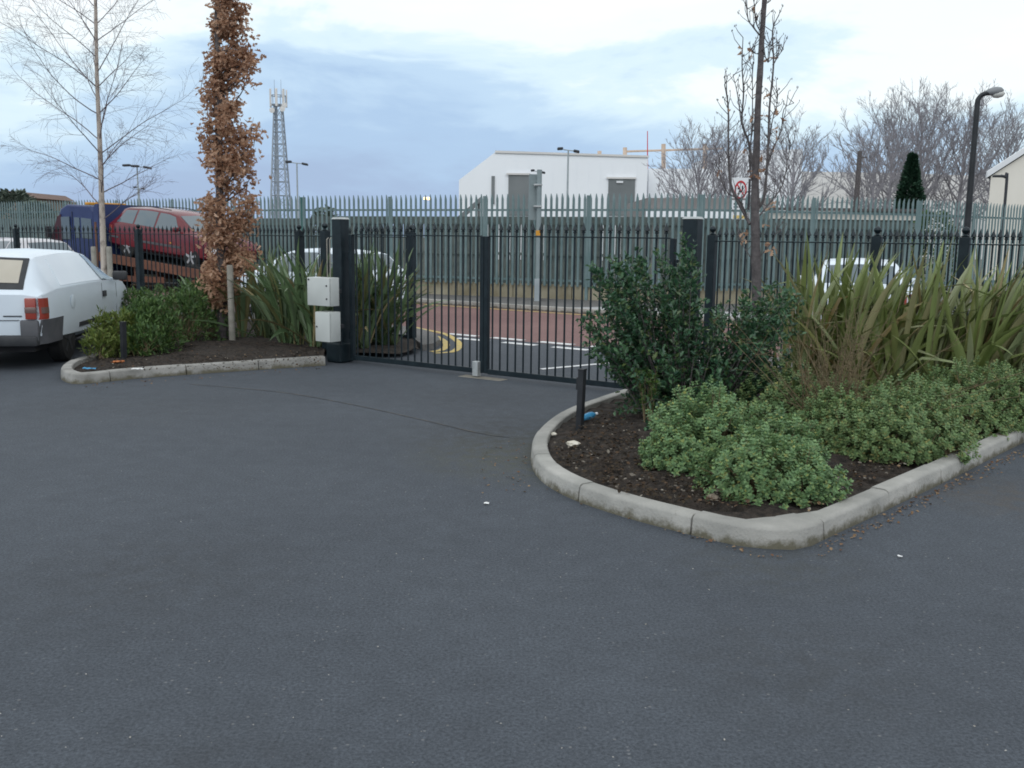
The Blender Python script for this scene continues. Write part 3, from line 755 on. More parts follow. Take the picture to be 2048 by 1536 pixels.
# white car-derived van, nose away from the camera ----------------------------------------
vh = R(90) + R(8.4)
vdir = Vector((math.cos(vh), math.sin(vh), 0)); vperp = Vector((math.sin(vh), -math.cos(vh), 0))   # towards the van's right
wr_ = G(137, 722); tail = wr_ - vperp * .78 - vdir * .92
van = thing('car_derived_van', 'white car derived van with blanked side panels parked by the left bed', 'van', tail, vh)
vs_ = Car([(0, .36, .86, .885, .70, .76, .60), (.03, .34, .885, .93, .76, .795, .615), (.10, .32, .90, 1.06, .79, .815, .62), (.34, .30, .93, 1.30, .81, .83, .605), (.48, .29, .94, 1.33, .815, .835, .60), (1.3, .27, .945, 1.365, .82, .84, .61), (2.1, .27, .94, 1.36, .82, .84, .60), (2.5, .27, .93, 1.315, .82, .84, .585), (2.95, .27, .925, 1.13, .82, .835, .62), (3.22, .27, .92, .985, .815, .83, .66), (3.6, .27, .87, .90, .80, .81, .68), (3.95, .29, .76, .795, .77, .775, .66), (4.14, .32, .64, .67, .68, .69, .60), (4.2, .36, .56, .58, .60, .62, .54)])
vb = vs_.body(m_carwhite, van, [(.92, .30), (3.42, .30)])
for sd in (-1, 1):
    vs_.window([(2.42, .04), (3.04, .03), (2.60, .93), (2.20, .96)], sd, m_glass, van, 'front_window')
    vs_.window([(.62, .05), (2.30, .05), (2.10, .90), (.74, .90)], sd, m_carwhite, van, 'blank_panel', .004)
    vs_.panel(.0, .13, .60, .845, sd, m_redl, van, 'tail_lamp', .012)
    vs_.panel(.01, .125, .67, .74, sd, m_grl, van, 'lamp_band', .016)
    vs_.panel(.02, .6, .31, .595, sd, m_bump, van, 'bumper_corner', .012)
    vs_.panel(1.28, 3.06, .40, .46, sd, m_trim, van, 'rubbing_strip', .01)
    vs_.panel(2.33, 2.336, .32, .91, sd, m_trim, van, 'door_gap', .003)
    vs_.panel(3.1, 3.106, .34, .88, sd, m_trim, van, 'door_gap', .003)
    vs_.panel(2.36, 2.50, .72, .80, sd, m_trim, van, 'door_handle', .018)
    mi = MB().bbox((2.92, sd * .95, .99), (.09, .20, .13), bev=.03); mi.build('mirror', m_trim, van, smooth=True)
fl = MB().lathe((1.0, -.848, .74), [(.082, 0), (.088, .004), (.088, .006), (.082, .008)], 24, axis=(0, -1, 0)); fl.build('fuel_flap', m_carwhite, van, smooth=True)
vs_.screen(.03, .34, .015, m_trim, van, 'rear_window_frame', .006, .02, .98)
vs_.screen(.03, .34, .075, m_glasspale, van, 'rear_window', .012, .14, .88)
vs_.screen(2.5, 3.22, .03, m_glass, van, 'windscreen', .006, .05, .92)
for yy in (-.685, .685): MB().bbox((-.012, yy, .725), (.05, .12, .245), bev=.012).build('tail_lamp', m_redl, van, smooth=True); MB().bbox((-.018, yy, .71), (.05, .122, .07), bev=.008).build('lamp_band', m_grl, van, smooth=True)
for yy in (-.66, .66): MB().bbox((.01, yy, .47), (.09, .20, .25), bev=.02).build('bumper_corner', m_bump, van, smooth=True)
MB().bbox((.01, 0, .355), (.13, 1.5, .13), bev=.03).build('rear_bumper', m_trim, van, smooth=True)
MB().bbox((-.006, 0, .70), (.022, .52, .115), bev=.004).build('number_plate', m_signy, van)
MB().box((-.004, -.48, .64), (.012, .2, .012)).build('badge', m_trim, van)
MB().box((-.004, 0, .592), (.012, 1.1, .006)).build('tailgate_gap', m_trim, van)
for sd in (-1, 1):
    wheel(van, .92, sd * .80, .295, sd, spokes=False); wheel(van, 3.42, sd * .80, .295, sd, spokes=False)
MB().box((2.1, 0, .25), (3.9, 1.3, .08)).build('underside', m_chassis, van)
MB().bbox((4.17, 0, .42), (.14, 1.36, .22), bev=.05).build('front_bumper', m_trim, van, smooth=True)

# generic parked hatchback --------------------------------------------------------------------
def hatch(label, loc, rz, paint, z_scale=1.0):
    t = thing('parked_car', label, 'car', loc, rz, group='cars parked along the road'); z_ = z_scale
    c = Car([(q[0], q[1], q[2] * z_, q[3] * z_) + q[4:] for q in [(0, .36, .80, .82, .68, .74, .6), (.05, .32, .86, .90, .76, .79, .6), (.12, .30, .90, 1.0, .79, .81, .61), (.48, .28, .93, 1.34, .81, .825, .56), (.7, .27, .935, 1.385, .815, .83, .555), (1.3, .27, .93, 1.42, .82, .84, .56), (1.9, .27, .92, 1.41, .82, .84, .555), (2.2, .27, .915, 1.35, .82, .835, .56), (2.9, .27, .90, .97, .81, .82, .66), (3.4, .28, .82, .85, .79, .80, .67), (3.75, .32, .66, .70, .70, .72, .6), (3.85, .38, .56, .58, .6, .62, .55)]])
    c.body(paint, t, [(.72, .29), (3.16, .29)])
    for sd in (-1, 1):
        c.window([(.42, .08), (1.18, .06), (1.15, .92), (.62, .9)], sd, m_glass, t, 'side_window'); c.window([(1.25, .06), (2.55, .05), (2.12, .92), (1.22, .92)], sd, m_glass, t, 'side_window')
        c.panel(.0, .2, .62, .86 * z_, sd, m_redl, t, 'tail_lamp'); c.panel(1.22, 1.226, .34, .9 * z_, sd, m_trim, t, 'door_gap', .003)
        wheel(t, .72, sd * .80, .29, sd); wheel(t, 3.16, sd * .80, .29, sd)
        MB().bbox((2.5, sd * .93, .98 * z_), (.09, .18, .12), bev=.03).build('mirror', paint, t, smooth=True)
    c.screen(.12, .48, .06, m_glass, t, 'rear_window', .008, .05, .93); c.screen(2.2, 2.9, .05, m_glass, t, 'windscreen', .008, .05, .93)
    for yy in (-.62, .62): MB().bbox((-.004, yy, .74 * z_), (.05, .16, .22), bev=.012).build('tail_lamp', m_redl, t, smooth=True)
    MB().bbox((.02, 0, .42), (.12, 1.5, .16), bev=.04).build('rear_bumper', paint, t, smooth=True); MB().bbox((3.83, 0, .42), (.12, 1.3, .16), bev=.04).build('front_bumper', paint, t, smooth=True)
    MB().box((1.95, 0, .24), (3.5, 1.3, .08)).build('underside', m_chassis, t)
    return t
rzR = math.atan2(DX.y, DX.x); rzL = rzR + math.pi
hatch('white hatchback parked on the road behind the flax by the left gate post', at_n(772, 13.45), rzL, m_carwhite, .94)
hatch('silver car whose roof shows above the white van', at_n(118, 13.3), rzL, m_carsilver)
hatch('dark silver car at the left edge beyond the railing', at_n(-60, 13.3) + DX * 1.0, rzR, mat('grey_car_paint', (.22, .20, .24), None, 1, .3, metal=.3))
hatch('white hatchback seen from behind through the right hand railing and flax', A(1727, 480, 15.2) - Vector((0, 0, A(1727, 480, 15.2).z)), R(72), m_carwhite, .92)

# recovery truck with a maroon estate on its tilted bed -------------------------------------------
tn = 16.3; rzT = R(-30.5)
tk = at_n(305, tn); tk0 = tk.copy()                      # rear wheel of the carried car
truck = thing('recovery_truck', 'blue cabbed recovery truck with orange brown tilting bed on the road', 'truck', tk0, rzT)
def side_prism(poly, y0, y1): return MB().prism([(x_, y0, z_) for x_, z_ in poly], (0, y1 - y0, 0))
bl = R(5.5); bs = math.tan(bl)
bedz = lambda x_: .95 - bs * x_
side_prism([(-.9, bedz(-.9) - .04), (5.2, bedz(5.2) - .04), (5.2, bedz(5.2) - .10), (-.9, bedz(-.9) - .10)], -1.0, 1.0).build('bed_deck', m_chassis, truck)
for y0 in (-1.08, 1.0): side_prism([(-.95, bedz(-.95) + .02), (5.3, bedz(5.3) + .02), (5.3, bedz(5.3) - .22), (-.95, bedz(-.95) - .22)], y0, y0 + .08).build('bed_side', m_rust, truck)
side_prism([(3.1, bedz(3.1) - .22), (4.9, .34), (4.9, .16), (2.6, .30)], -1.06, -1.0).build('tail_frame', m_rust, truck)
for y0 in (-.98, .9): side_prism([(-.9, .42), (1.7, .42), (1.7, .26), (-.9, .26)], y0, y0 + .06).build('side_guard', m_rust, truck)
for xx in (-.5, .5, 1.4): MB().box((xx, -.95, .55), (.06, .04, .5)).build('guard_strut', m_rust, truck)
MB().box((1.2, 0, .55), (6.5, .7, .22)).build('chassis', m_chassis, truck)
side_prism([(-1.05, .40), (-1.05, 2.30), (-.95, 2.40), (-.85, 2.40), (-.85, .40)], -1.05, 1.05).build('headboard', m_truckblue, truck)
MB().bbox((-.98, -1.02, 1.15), (.10, .08, 1.5), bev=.01).build('lifting_post', m_rust, truck)
cabp = [(-1.15, .55), (-1.15, 2.22), (-1.3, 2.36), (-2.35, 2.40), (-2.65, 2.28), (-3.1, 1.45), (-3.2, 1.25), (-3.23, .5), (-1.4, .5)]
cb = side_prism(cabp, -.98, .98); cbo = cb.build('cab', m_truckblue, truck)
bvm = cbo.modifiers.new('bev', 'BEVEL'); bvm.width = .05; bvm.segments = 2; bvm.limit_method = 'ANGLE'
side_prism([(-3.24, .45), (-3.24, 1.22), (-2.78, 2.05), (-2.62, 2.12), (-2.62, .45)], -1.0, 1.0).build('cab_front', m_truckred, truck)
for sd in (-1, 1):
    y0 = sd * .985 - .01
    side_prism([(-1.25, 1.42), (-1.25, 1.98), (-1.7, 2.02), (-1.7, 1.44)], y0, y0 + .02).build('rear_window', m_glass, truck)
    side_prism([(-1.78, 1.44), (-1.78, 2.02), (-2.02, 2.03), (-2.02, 1.44)], y0, y0 + .02).build('rear_window', m_glass, truck)
    side_prism([(-2.2, 1.40), (-2.2, 2.05), (-2.58, 2.04), (-2.58, 1.40)], y0 + sd * .03, y0 + sd * .03 + .02).build('door_window', m_glass, truck)
    side_prism([(-2.1, .55), (-2.1, 2.2), (-2.11, 2.2), (-2.11, .55)], y0, y0 + .02).build('door_gap', m_trim, truck)
    MB().bbox((-3.05, sd * 1.12, 1.6), (.1, .16, .34), bev=.02).build('mirror', m_trim, truck)
    for xx in (-2.3, 1.9, 2.8):
        if xx != 1.9: wheel(truck, xx, sd * .98, .40, sd, .25, False)
MB().bbox((-1.9, 0, 2.43), (.16, 1.3, .08), bev=.02).build('beacon_bar', m_orangeb, truck)
MB().bbox((-3.25, 0, .5), (.1, 1.9, .2), bev=.03).build('front_bumper', m_trim, truck)
# estate
er = Matrix.Rotation(rzT, 4, 'Z') @ Matrix.Rotation(bl, 4, 'Y')
off = er @ Vector((-.82, 0, -.0))
est = thing('estate_car', 'maroon estate car carried nose down on the recovery truck bed', 'car', tk0 + off + Vector((0, 0, .91)), 0, rot=er.to_euler())
es = Car([(0, .36, .86, .89, .70, .76, .6), (.04, .32, .90, .95, .78, .80, .61), (.12, .29, .92, 1.06, .80, .82, .61), (.42, .28, .94, 1.36, .82, .83, .59), (.6, .27, .94, 1.40, .825, .835, .59), (1.5, .26, .935, 1.45, .83, .84, .6), (2.3, .26, .925, 1.43, .83, .84, .59), (2.62, .26, .92, 1.36, .825, .835, .585), (3.35, .26, .90, .955, .815, .825, .67), (3.9, .27, .83, .86, .80, .80, .69), (4.3, .30, .70, .73, .72, .74, .64), (4.42, .36, .58, .60, .64, .66, .58)])
es.body(m_carred, est, [(.82, .31), (3.40, .31)])
for sd in (-1, 1):
    es.window([(.36, .08), (1.05, .06), (1.02, .9), (.56, .88)], sd, m_glass, est, 'side_window'); es.window([(1.12, .06), (1.92, .05), (1.88, .92), (1.09, .92)], sd, m_glass, est, 'side_window'); es.window([(1.99, .05), (2.98, .05), (2.56, .9), (1.96, .92)], sd, m_glass, est, 'side_window')
    es.panel(1.15, 3.0, .50, .56, sd, m_bump, est, 'rubbing_strip', .014); es.panel(.05, .48, .52, .57, sd, m_bump, est, 'rubbing_strip', .014)
    es.panel(.0, .2, .64, .86, sd, m_redl, est, 'tail_lamp'); es.panel(4.1, 4.36, .50, .64, sd, m_signw, est, 'headlamp')
    es.panel(2.62, 2.68, .60, .63, sd, m_orangeb, est, 'indicator', .016)
    es.panel(1.955, 1.961, .34, .9, sd, m_trim, est, 'door_gap', .003); es.panel(1.08, 1.086, .5, .9, sd, m_trim, est, 'door_gap', .003)
    wheel(est, .82, sd * .82, .31, sd); wheel(est, 3.40, sd * .82, .31, sd)
    MB().tube([(.6, sd * .56, 1.44), (1.5, sd * .57, 1.485), (2.3, sd * .56, 1.465)], .014, 6).build('roof_rail', m_trim, est)
    MB().bbox((2.95, sd * .95, 1.0), (.09, .18, .12), bev=.03).build('mirror', m_carred, est, smooth=True)
es.screen(.12, .42, .06, m_glass, est, 'rear_window', .008, .05, .93); es.screen(2.62, 3.35, .05, m_glass, est, 'windscreen', .008, .05, .93)
MB().bbox((.0, 0, .44), (.14, 1.55, .18), bev=.04).build('rear_bumper', m_bump, est, smooth=True); MB().bbox((4.4, 0, .44), (.14, 1.4, .18), bev=.04).build('front_bumper', m_carred, est, smooth=True)
MB().box((2.2, 0, .24), (4.0, 1.3, .08)).build('underside', m_chassis, est)

# ------------------------------------------------------------------ vegetation
def strap(mb_v, mb_f, base, az, lean, L, w, droop, kink=None):
    n = 9; p = np.array(base, float); d = np.array([math.cos(az) * math.sin(lean), math.sin(az) * math.sin(lean), math.cos(lean)])
    side = np.array([-math.sin(az), math.cos(az), 0]); tw = rnd.uniform(-.9, .9)
    side = side * math.cos(tw) + np.cross(d, side) * math.sin(tw); o = len(mb_v)
    for i in range(n + 1):
        t = i / n
        ww = w * (.55 + .9 * t if t < .5 else 1.0) * (1 if t < .62 else max(.02, 1 - ((t - .62) / .38) ** 1.5))
        nn = np.cross(d, side); f = .22 * ww
        mb_v += [tuple(p - side * ww / 2 + nn * f), tuple(p - nn * f * .3), tuple(p + side * ww / 2 + nn * f)]
        if i < n:
            hor = np.array([math.cos(az), math.sin(az), 0]); k = droop * (t ** 1.6) * .32
            if kink and abs(t - kink) < .06: k += 1.1
            d = d + hor * k - np.array([0, 0, 1]) * k * (.5 if d[2] > -.4 else 0); d /= np.linalg.norm(d)
            p = p + d * L / n
    for i in range(n):
        a = o + i * 3
        mb_f += [(a, a + 1, a + 4, a + 3), (a + 1, a + 2, a + 5, a + 4)]
def flax(label, base, n, Lr, wr_, lean_max, m, az_bias=None, droop=.5, group='flax clumps', fmin=.0, br=.12):
    t = thing('flax_plant', label, 'plant', base, group=group); v, f = [], []; fans = [(rnd.uniform(-br, br), rnd.uniform(-br * .7, br * .7)) for _ in range(5)]
    for i in range(n):
        az = rnd.uniform(0, 2 * math.pi)
        if az_bias is not None and rnd.random() < .62: az = az_bias + rnd.gauss(0, .7)
        le = abs(rnd.gauss(0, .5)) * lean_max + fmin; le = min(le, lean_max * 1.6)
        L = rnd.uniform(*Lr) * (1 - .12 * le); fx = fans[i % 5]; b = (base[0] + fx[0] + math.cos(az) * rnd.uniform(0, .07), base[1] + fx[1] + math.sin(az) * rnd.uniform(0, .07), base[2])
        kk = rnd.uniform(.5, .8) if rnd.random() < .15 else None
        strap(v, f, b, az, le, L, rnd.uniform(*wr_), droop * rnd.uniform(.3, 1.6) * (.4 + le), kk)
    mb = MB(); mb.v = v; mb.f = f; mb.build('leaves', m, t, base, smooth=True, sharp=180, fixn=False)
    return t
fr = [(1705, 9.5, 40, 'flax clump growing close to the railing in front of the white hatchback'), (1640, 9.25, 26, 'upright flax clump beside the bare young tree'), (1752, 8.9, 44, 'bronze flax clump with a bent leaf left of the right hand row'), (1858, 8.75, 46, 'bronze flax clump in the middle of the right hand row'), (1950, 8.55, 46, 'bronze flax clump below the black street lamp'), (2050, 8.4, 44, 'bronze flax clump cut by the right edge of the view')]
for px, d, n, lb in fr:
    b = A(px - 25, 480, d); b.z = .09
    flax(lb, b, int(n * 1.75), (.95, 1.66) if n != 40 else (1.15, 1.62), (.045, .085), .85, l_phor, az_bias=.0, droop=.55, br=.26, group='bronze flax clumps in the right bed')
for px, d, n, lb, Lr in ((505, 13.9, 40, 'green flax clump close behind the staked brown oak', (1.0, 1.55)), (575, 13.2, 48, 'green flax clump left of the beige cabinets', (1.0, 1.6)), (625, 13.0, 34, 'green flax clump tucked behind the lower cabinet', (.9, 1.5)), (385, 15.2, 12, 'sparse flax clump left of the brown oak trunk', (.7, 1.15))):
    b = A(px, 480, d); b.z = .09
    flax(lb, b, int(n * 1.6), Lr, (.045, .075), .85, l_phorg, br=.2, droop=.95, group='green flax clumps in the left bed')
for px, d, n, lb in ((725, 13.0, 40, 'green flax clump behind the gate next to its left hinge'), (778, 13.3, 42, 'arching green flax clump behind the gate by the double yellow lines')):
    b = A(px, 480, d); b.z = .09
    flax(lb, b, int(n * 2.4), (.95, 1.55), (.04, .068), .8, l_phorg, br=.22, droop=.8, group='green flax clumps behind the gate')

def hebe(label, base, lobes, n, m, group='low evergreen mounds'):
    """lobes: (dx, dy, rx, ry, h)"""
    t = thing('hebe_shrub', label, 'shrub', base, group=group); P_, D_, Nn, L_, W_ = [], [], [], [], []
    sticks = MB(); tot = sum(l[2] * l[3] + l[4] * (l[2] + l[3]) for l in lobes)
    for (dx, dy, rx, ry, h) in lobes:
        k = int(1.45 * n * (rx * ry + h * (rx + ry)) / tot); ph0 = [rnd.uniform(0, 6.28) for _ in range(6)]
        for i in range(k):
            az = rnd.uniform(0, 2 * math.pi); el = math.asin(rnd.uniform(-.12, 1)); sh = rnd.uniform(.84, 1.03) if rnd.random() < .85 else rnd.uniform(.6, .84)
            bump = 1 + .10 * math.sin(3 * az + ph0[0] + 2 * el) + .09 * math.sin(5 * az + ph0[1] - 3 * el) + .07 * math.sin(9 * az + ph0[2]) * math.cos(5 * el + ph0[3])
            ce, se = math.cos(el), math.sin(el); q = V3((base[0] + dx + rx * sh * bump * ce * math.cos(az), base[1] + dy + ry * sh * bump * ce * math.sin(az), base[2] + .05 + h * sh * bump * max(se, -.1)))
            if sh > .82 and mnoise.noise(Vector(q) * 7.0) > .24: q = V3(base) + V3((dx, dy, 0)) + (q - V3(base) - V3((dx, dy, 0))) * .72
            d = V3((ce * math.cos(az) / rx, ce * math.sin(az) / ry, .25 / h + se / h)); d /= np.linalg.norm(d); d = d * .75 + V3((0, 0, .45)) + nr.normal(size=3) * .18; d /= np.linalg.norm(d)
            a = np.cross(d, V3((.3, .2, .9))); a /= np.linalg.norm(a); b = np.cross(d, a); sz = rnd.uniform(.8, 1.2)
            for w in range(3):
                for r_ in range(4):
                    an = r_ * math.pi / 2 + w * .8 + rnd.uniform(-.2, .2); out_ = a * math.cos(an) + b * math.sin(an); up = (.35, .75, 1.4)[w]
                    P_.append(q - d * (.035 - .016 * w) * sz); D_.append(out_ + d * up); Nn.append(d - out_ * up * .5); L_.append(.031 * sz * (1, .95, .75)[w]); W_.append(.0155 * sz)
            if i % 9 == 0: sticks.tube([(base[0] + dx + rnd.uniform(-.1, .1), base[1] + dy + rnd.uniform(-.1, .1), base[2]), tuple(q)], [.006, .002], 4, cap=False)
    leafobj('foliage', [leaves(P_, D_, Nn, L_, W_, T_OVAL, F_OVAL)], m, t, base)
    sticks.build('stems', m_twig, t, base)
    return t
b = A(1468, 900, 6.18); b.z = .09
hebe('bright green evergreen mound spilling over the kerb corner', b, [(-.14, .15, .46, .40, .47), (-.02, -.64, .34, .28, .33), (.27, -.66, .22, .24, .25), (.27, -.14, .30, .32, .38), (-.36, .0, .26, .3, .34)], 2600, l_hebe)
b = A(1775, 880, 6.72); b.z = .09
hebe('grey green evergreen mound behind the straight kerb', b, [(0, 0, .40, .36, .44), (.33, .30, .42, .36, .46), (-.28, .25, .3, .3, .38), (.28, -.05, .3, .25, .3), (-.30, -.02, .26, .24, .32), (-.08, -.22, .26, .2, .28)], 2300, l_hebe2)
b = A(1925, 800, 7.6); b.z = .09
hebe('dull green evergreen mound below the right hand flax', b, [(0, 0, .44, .34, .45), (.30, .30, .40, .34, .46)], 1200, l_hebe2)
b = A(2050, 790, 7.85); b.z = .09
hebe('dull green evergreen mound at the right edge of the view', b, [(0, 0, .46, .36, .46), (.5, .2, .45, .36, .46)], 1100, l_hebe2)
b = A(1590, 800, 7.7); b.z = .09
hebe('darker low evergreen between holly and bare twig bush', b, [(0, 0, .5, .34, .42), (.4, .1, .34, .3, .36)], 900, l_hebe2)

# holly ---------------------------------------------------------------------------------------------
hol = [(1165, 705), (1158, 655), (1185, 560), (1172, 535), (1225, 500), (1270, 500), (1300, 480), (1345, 520), (1378, 455), (1398, 525), (1440, 550), (1490, 545), (1540, 565), (1590, 575), (1625, 610), (1600, 660), (1560, 770), (1500, 800), (1400, 800), (1330, 862), (1275, 870), (1235, 800), (1245, 755), (1185, 722)]
hb = A(1390, 800, 8.05); hb.z = .09
ht = thing('holly_shrub', 'large dark glossy holly shrub in front of the right gate leaf', 'shrub', hb)
P_, D_, Nn, L_, W_ = [], [], [], [], []; st = MB(); cnt = 0
while cnt < 440:
    px, py = rnd.uniform(1150, 1615), rnd.uniform(440, 872)
    if not in_poly(px, py, hol): continue
    if py < 610 and mnoise.noise(Vector((px * .016, py * .016, 3.3))) > .25: continue
    if cnt > 300: py = max(py, rnd.uniform(600, 860)); px = max(px, 1240)
    cnt += 1
    tip = A(px, py, 8.05 + rnd.gauss(0, .27)); root = Vector((hb.x + (tip.x - hb.x) * .35 + rnd.uniform(-.1, .1), hb.y + rnd.uniform(-.15, .15), .09)); L0 = (tip - root).length
    mid = root.lerp(tip, .55) + Vector((0, 0, .12 * L0 * rnd.uniform(0, 1.4))); pts = smoothpts([root, mid, tip], 6)
    st.tube(pts, [max(.002, .0065 * (1 - i / len(pts))) for i in range(len(pts))], 4, cap=False)
    nl = int(16 + 26 * min(1, L0)); tl = rnd.uniform(.1, .4)
    for k in range(nl):
        t = 1 - (1 - tl) / L0 * rnd.random() ** .8 * .9 if L0 > .6 else rnd.uniform(.3, 1); t = max(.25, min(1, t))
        i = min(len(pts) - 2, int(t * (len(pts) - 1))); q = pts[i].lerp(pts[i + 1], t * (len(pts) - 1) - i); ax = (pts[i + 1] - pts[i]).normalized()
        o = runit(1)[0]; o = o - V3(ax) * float(np.dot(o, ax)) * .6; q = q + Vector(runit(1)[0]) * abs(rnd.gauss(0, .035)); P_.append(V3(q)); D_.append(o + V3(ax) * .5 + V3((0, 0, .15))); Nn.append(V3((0, 0, 1)) + nr.normal(size=3) * .45); L_.append(rnd.uniform(.036, .064)); W_.append(rnd.uniform(.025, .04))
leafobj('foliage', [leaves(P_, D_, Nn, L_, W_, T_HOLLY, F_HOLLY)], l_holly, ht, hb)
st.build('stems', m_bark, ht, hb)
# small sprigs of paler young growth among and in front of the holly
def sprig(label, base, n, hgt, spread, m, lf_=(.03, .05), cat='plant', name='sapling', group=None, nl=26, mstem=None):
    t = thing(name, label, cat, base, group=group); P2, D2, N2, L2, W2 = [], [], [], [], []; s = MB()
    for i in range(n):
        az = rnd.uniform(0, 6.28); tip = Vector(base) + Vector((math.cos(az) * spread * rnd.uniform(.2, 1), math.sin(az) * spread * rnd.uniform(.2, 1), hgt * rnd.uniform(.6, 1)))
        root = Vector(base) + Vector((math.cos(az) * spread * .2, math.sin(az) * spread * .2, 0)); mid = root.lerp(tip, .5) + Vector((0, 0, hgt * .12)); pts = smoothpts([root, mid, tip], 5)
        s.tube(pts, [max(.0015, .006 * (1 - k / len(pts))) for k in range(len(pts))], 4, cap=False)
        for k in range(nl):
            t_ = rnd.uniform(.25, 1); j = min(len(pts) - 2, int(t_ * (len(pts) - 1))); q = pts[j].lerp(pts[j + 1], t_ * (len(pts) - 1) - j); o = runit(1)[0]; o[2] = abs(o[2]) * .6 + .2
            P2.append(V3(q)); D2.append(o); N2.append(V3((0, 0, 1)) + nr.normal(size=3) * .4); L2.append(rnd.uniform(*lf_)); W2.append(rnd.uniform(*lf_) * .42)
    leafobj('foliage', [leaves(P2, D2, N2, L2, W2, T_OVAL, F_OVAL)], m, t, base); s.build('stems', mstem or m_twig, t, base); return t
b = A(1296, 840, 7.6); b.z = .09
sprig('small yellow green sapling at the front foot of the holly', b, 9, .5, .13, l_hollyy, (.03, .05))
# bare twiggy bush
tb = A(1665, 860, 7.25); tb.z = .09
tt = thing('twiggy_bush', 'bare brown twiggy bush between the two evergreen mounds', 'shrub', tb); tm = MB(); P2, D2, N2, L2, W2 = [], [], [], [], []
for i in range(90):
    az = rnd.uniform(0, 6.28); sp = abs(rnd.gauss(0, .72)); hgt = rnd.uniform(.55, 1.22); root = tb + Vector((rnd.gauss(0, .09), rnd.gauss(0, .09), 0)); tip = root + Vector((math.cos(az) * sp * hgt * .9, math.sin(az) * sp * hgt * .7, hgt * (1 - sp * .25)))
    mid = root.lerp(tip, .5) + Vector((rnd.gauss(0, .05), rnd.gauss(0, .05), .04)); pts = smoothpts([root, mid, tip], 4)
    tm.tube(pts, [.0042 * (1 - .75 * k / len(pts)) for k in range(len(pts))], 3, cap=False)
    for _ in range(4):
        a0 = pts[rnd.randint(3, len(pts) - 1)]; dv = runit(1)[0]; dv[2] = abs(dv[2]); tm.tube([a0, a0 + Vector(dv) * rnd.uniform(.08, .25)], [.002, .001], 3, cap=False)
    for _ in range(9):
        a0 = pts[rnd.randint(2, len(pts) - 1)]; P2.append(V3(a0)); D2.append(runit(1)[0]); N2.append(runit(1)[0]); L2.append(rnd.uniform(.012, .028)); W2.append(.009)
tm.build('stems', m_twig, tt, tb); leafobj('foliage', [leaves(P2, D2, N2, L2, W2, T_OVAL, F_OVAL)], leafmat('sparse_brown_leaf', [(.07, .07, .03), (.12, .09, .04), (.09, .10, .04)], .6, .2, .1), tt, tb)
# low shrubs of the left bed
def bushy(label, base, lobes, n, m, lf_=(.05, .09), wd=.28, group='low shrubs in the left bed', name='low_shrub'):
    t = thing(name, label, 'shrub', base, group=group); P2, D2, N2, L2, W2 = [], [], [], [], []; s = MB(); tot = sum(l[2] * l[3] * l[4] for l in lobes)
    for (dx, dy, rx, ry, h) in lobes:
        for i in range(int(n * rx * ry * h / tot)):
            az = rnd.uniform(0, 6.28); rr_ = rnd.random() ** .5; zz = rnd.random() ** .7; sc = math.sqrt(max(0, 1 - (zz * .95) ** 2)); q = V3((base[0] + dx + rx * rr_ * sc * math.cos(az), base[1] + dy + ry * rr_ * sc * math.sin(az), base[2] + h * zz * rnd.uniform(.8, 1.12)))
            axd = q - V3((base[0] + dx, base[1] + dy, base[2] - .25)); axd /= np.linalg.norm(axd)
            for k in range(7):
                o = runit(1)[0]; P2.append(q - axd * rnd.uniform(0, .08)); D2.append(axd * .8 + o * .75); N2.append(V3((0, 0, 1)) + nr.normal(size=3) * .5); l_ = rnd.uniform(*lf_); L2.append(l_); W2.append(l_ * wd)
            if i % 6 == 0: s.tube([(base[0] + dx + rnd.uniform(-.1, .1), base[1] + dy + rnd.uniform(-.1, .1), base[2]), tuple(q)], [.006, .002], 4, cap=False)
    leafobj('foliage', [leaves(P2, D2, N2, L2, W2, T_OVAL, F_OVAL)], m, t, base); s.build('stems', m_twig, t, base); return t
b = A(216, 700, 11.55); b.z = .09
bushy('yellow green low shrub beside the van wheel at the bed corner', b, [(-.12, 0, .24, .24, .36), (.2, .1, .22, .2, .3), (.05, .35, .4, .3, .52), (-.2, .3, .2, .2, .55)], 380, l_shruby, (.05, .09), .25)
b = A(312, 690, 12.1); b.z = .09
bushy('olive green low shrub to the right of the short black bollard', b, [(.02, -.42, .3, .32, .42), (-.12, .12, .5, .5, .64)], 620, l_shrub)
b = A(375, 660, 13.4); b.z = .09
bushy('dark green rounded shrub just left of the brown oak trunk', b, [(0, 0, .5, .45, .72), (.2, .4, .4, .4, .85), (-.5, .5, .5, .4, .7)], 900, l_shrub, (.04, .075))
b = A(270, 640, 14.6); b.z = .09
bushy('mid green spreading shrub in front of the birch and railing', b, [(0, 0, .7, .5, .62), (.8, .3, .5, .5, .75)], 560, l_shrub, (.05, .09))

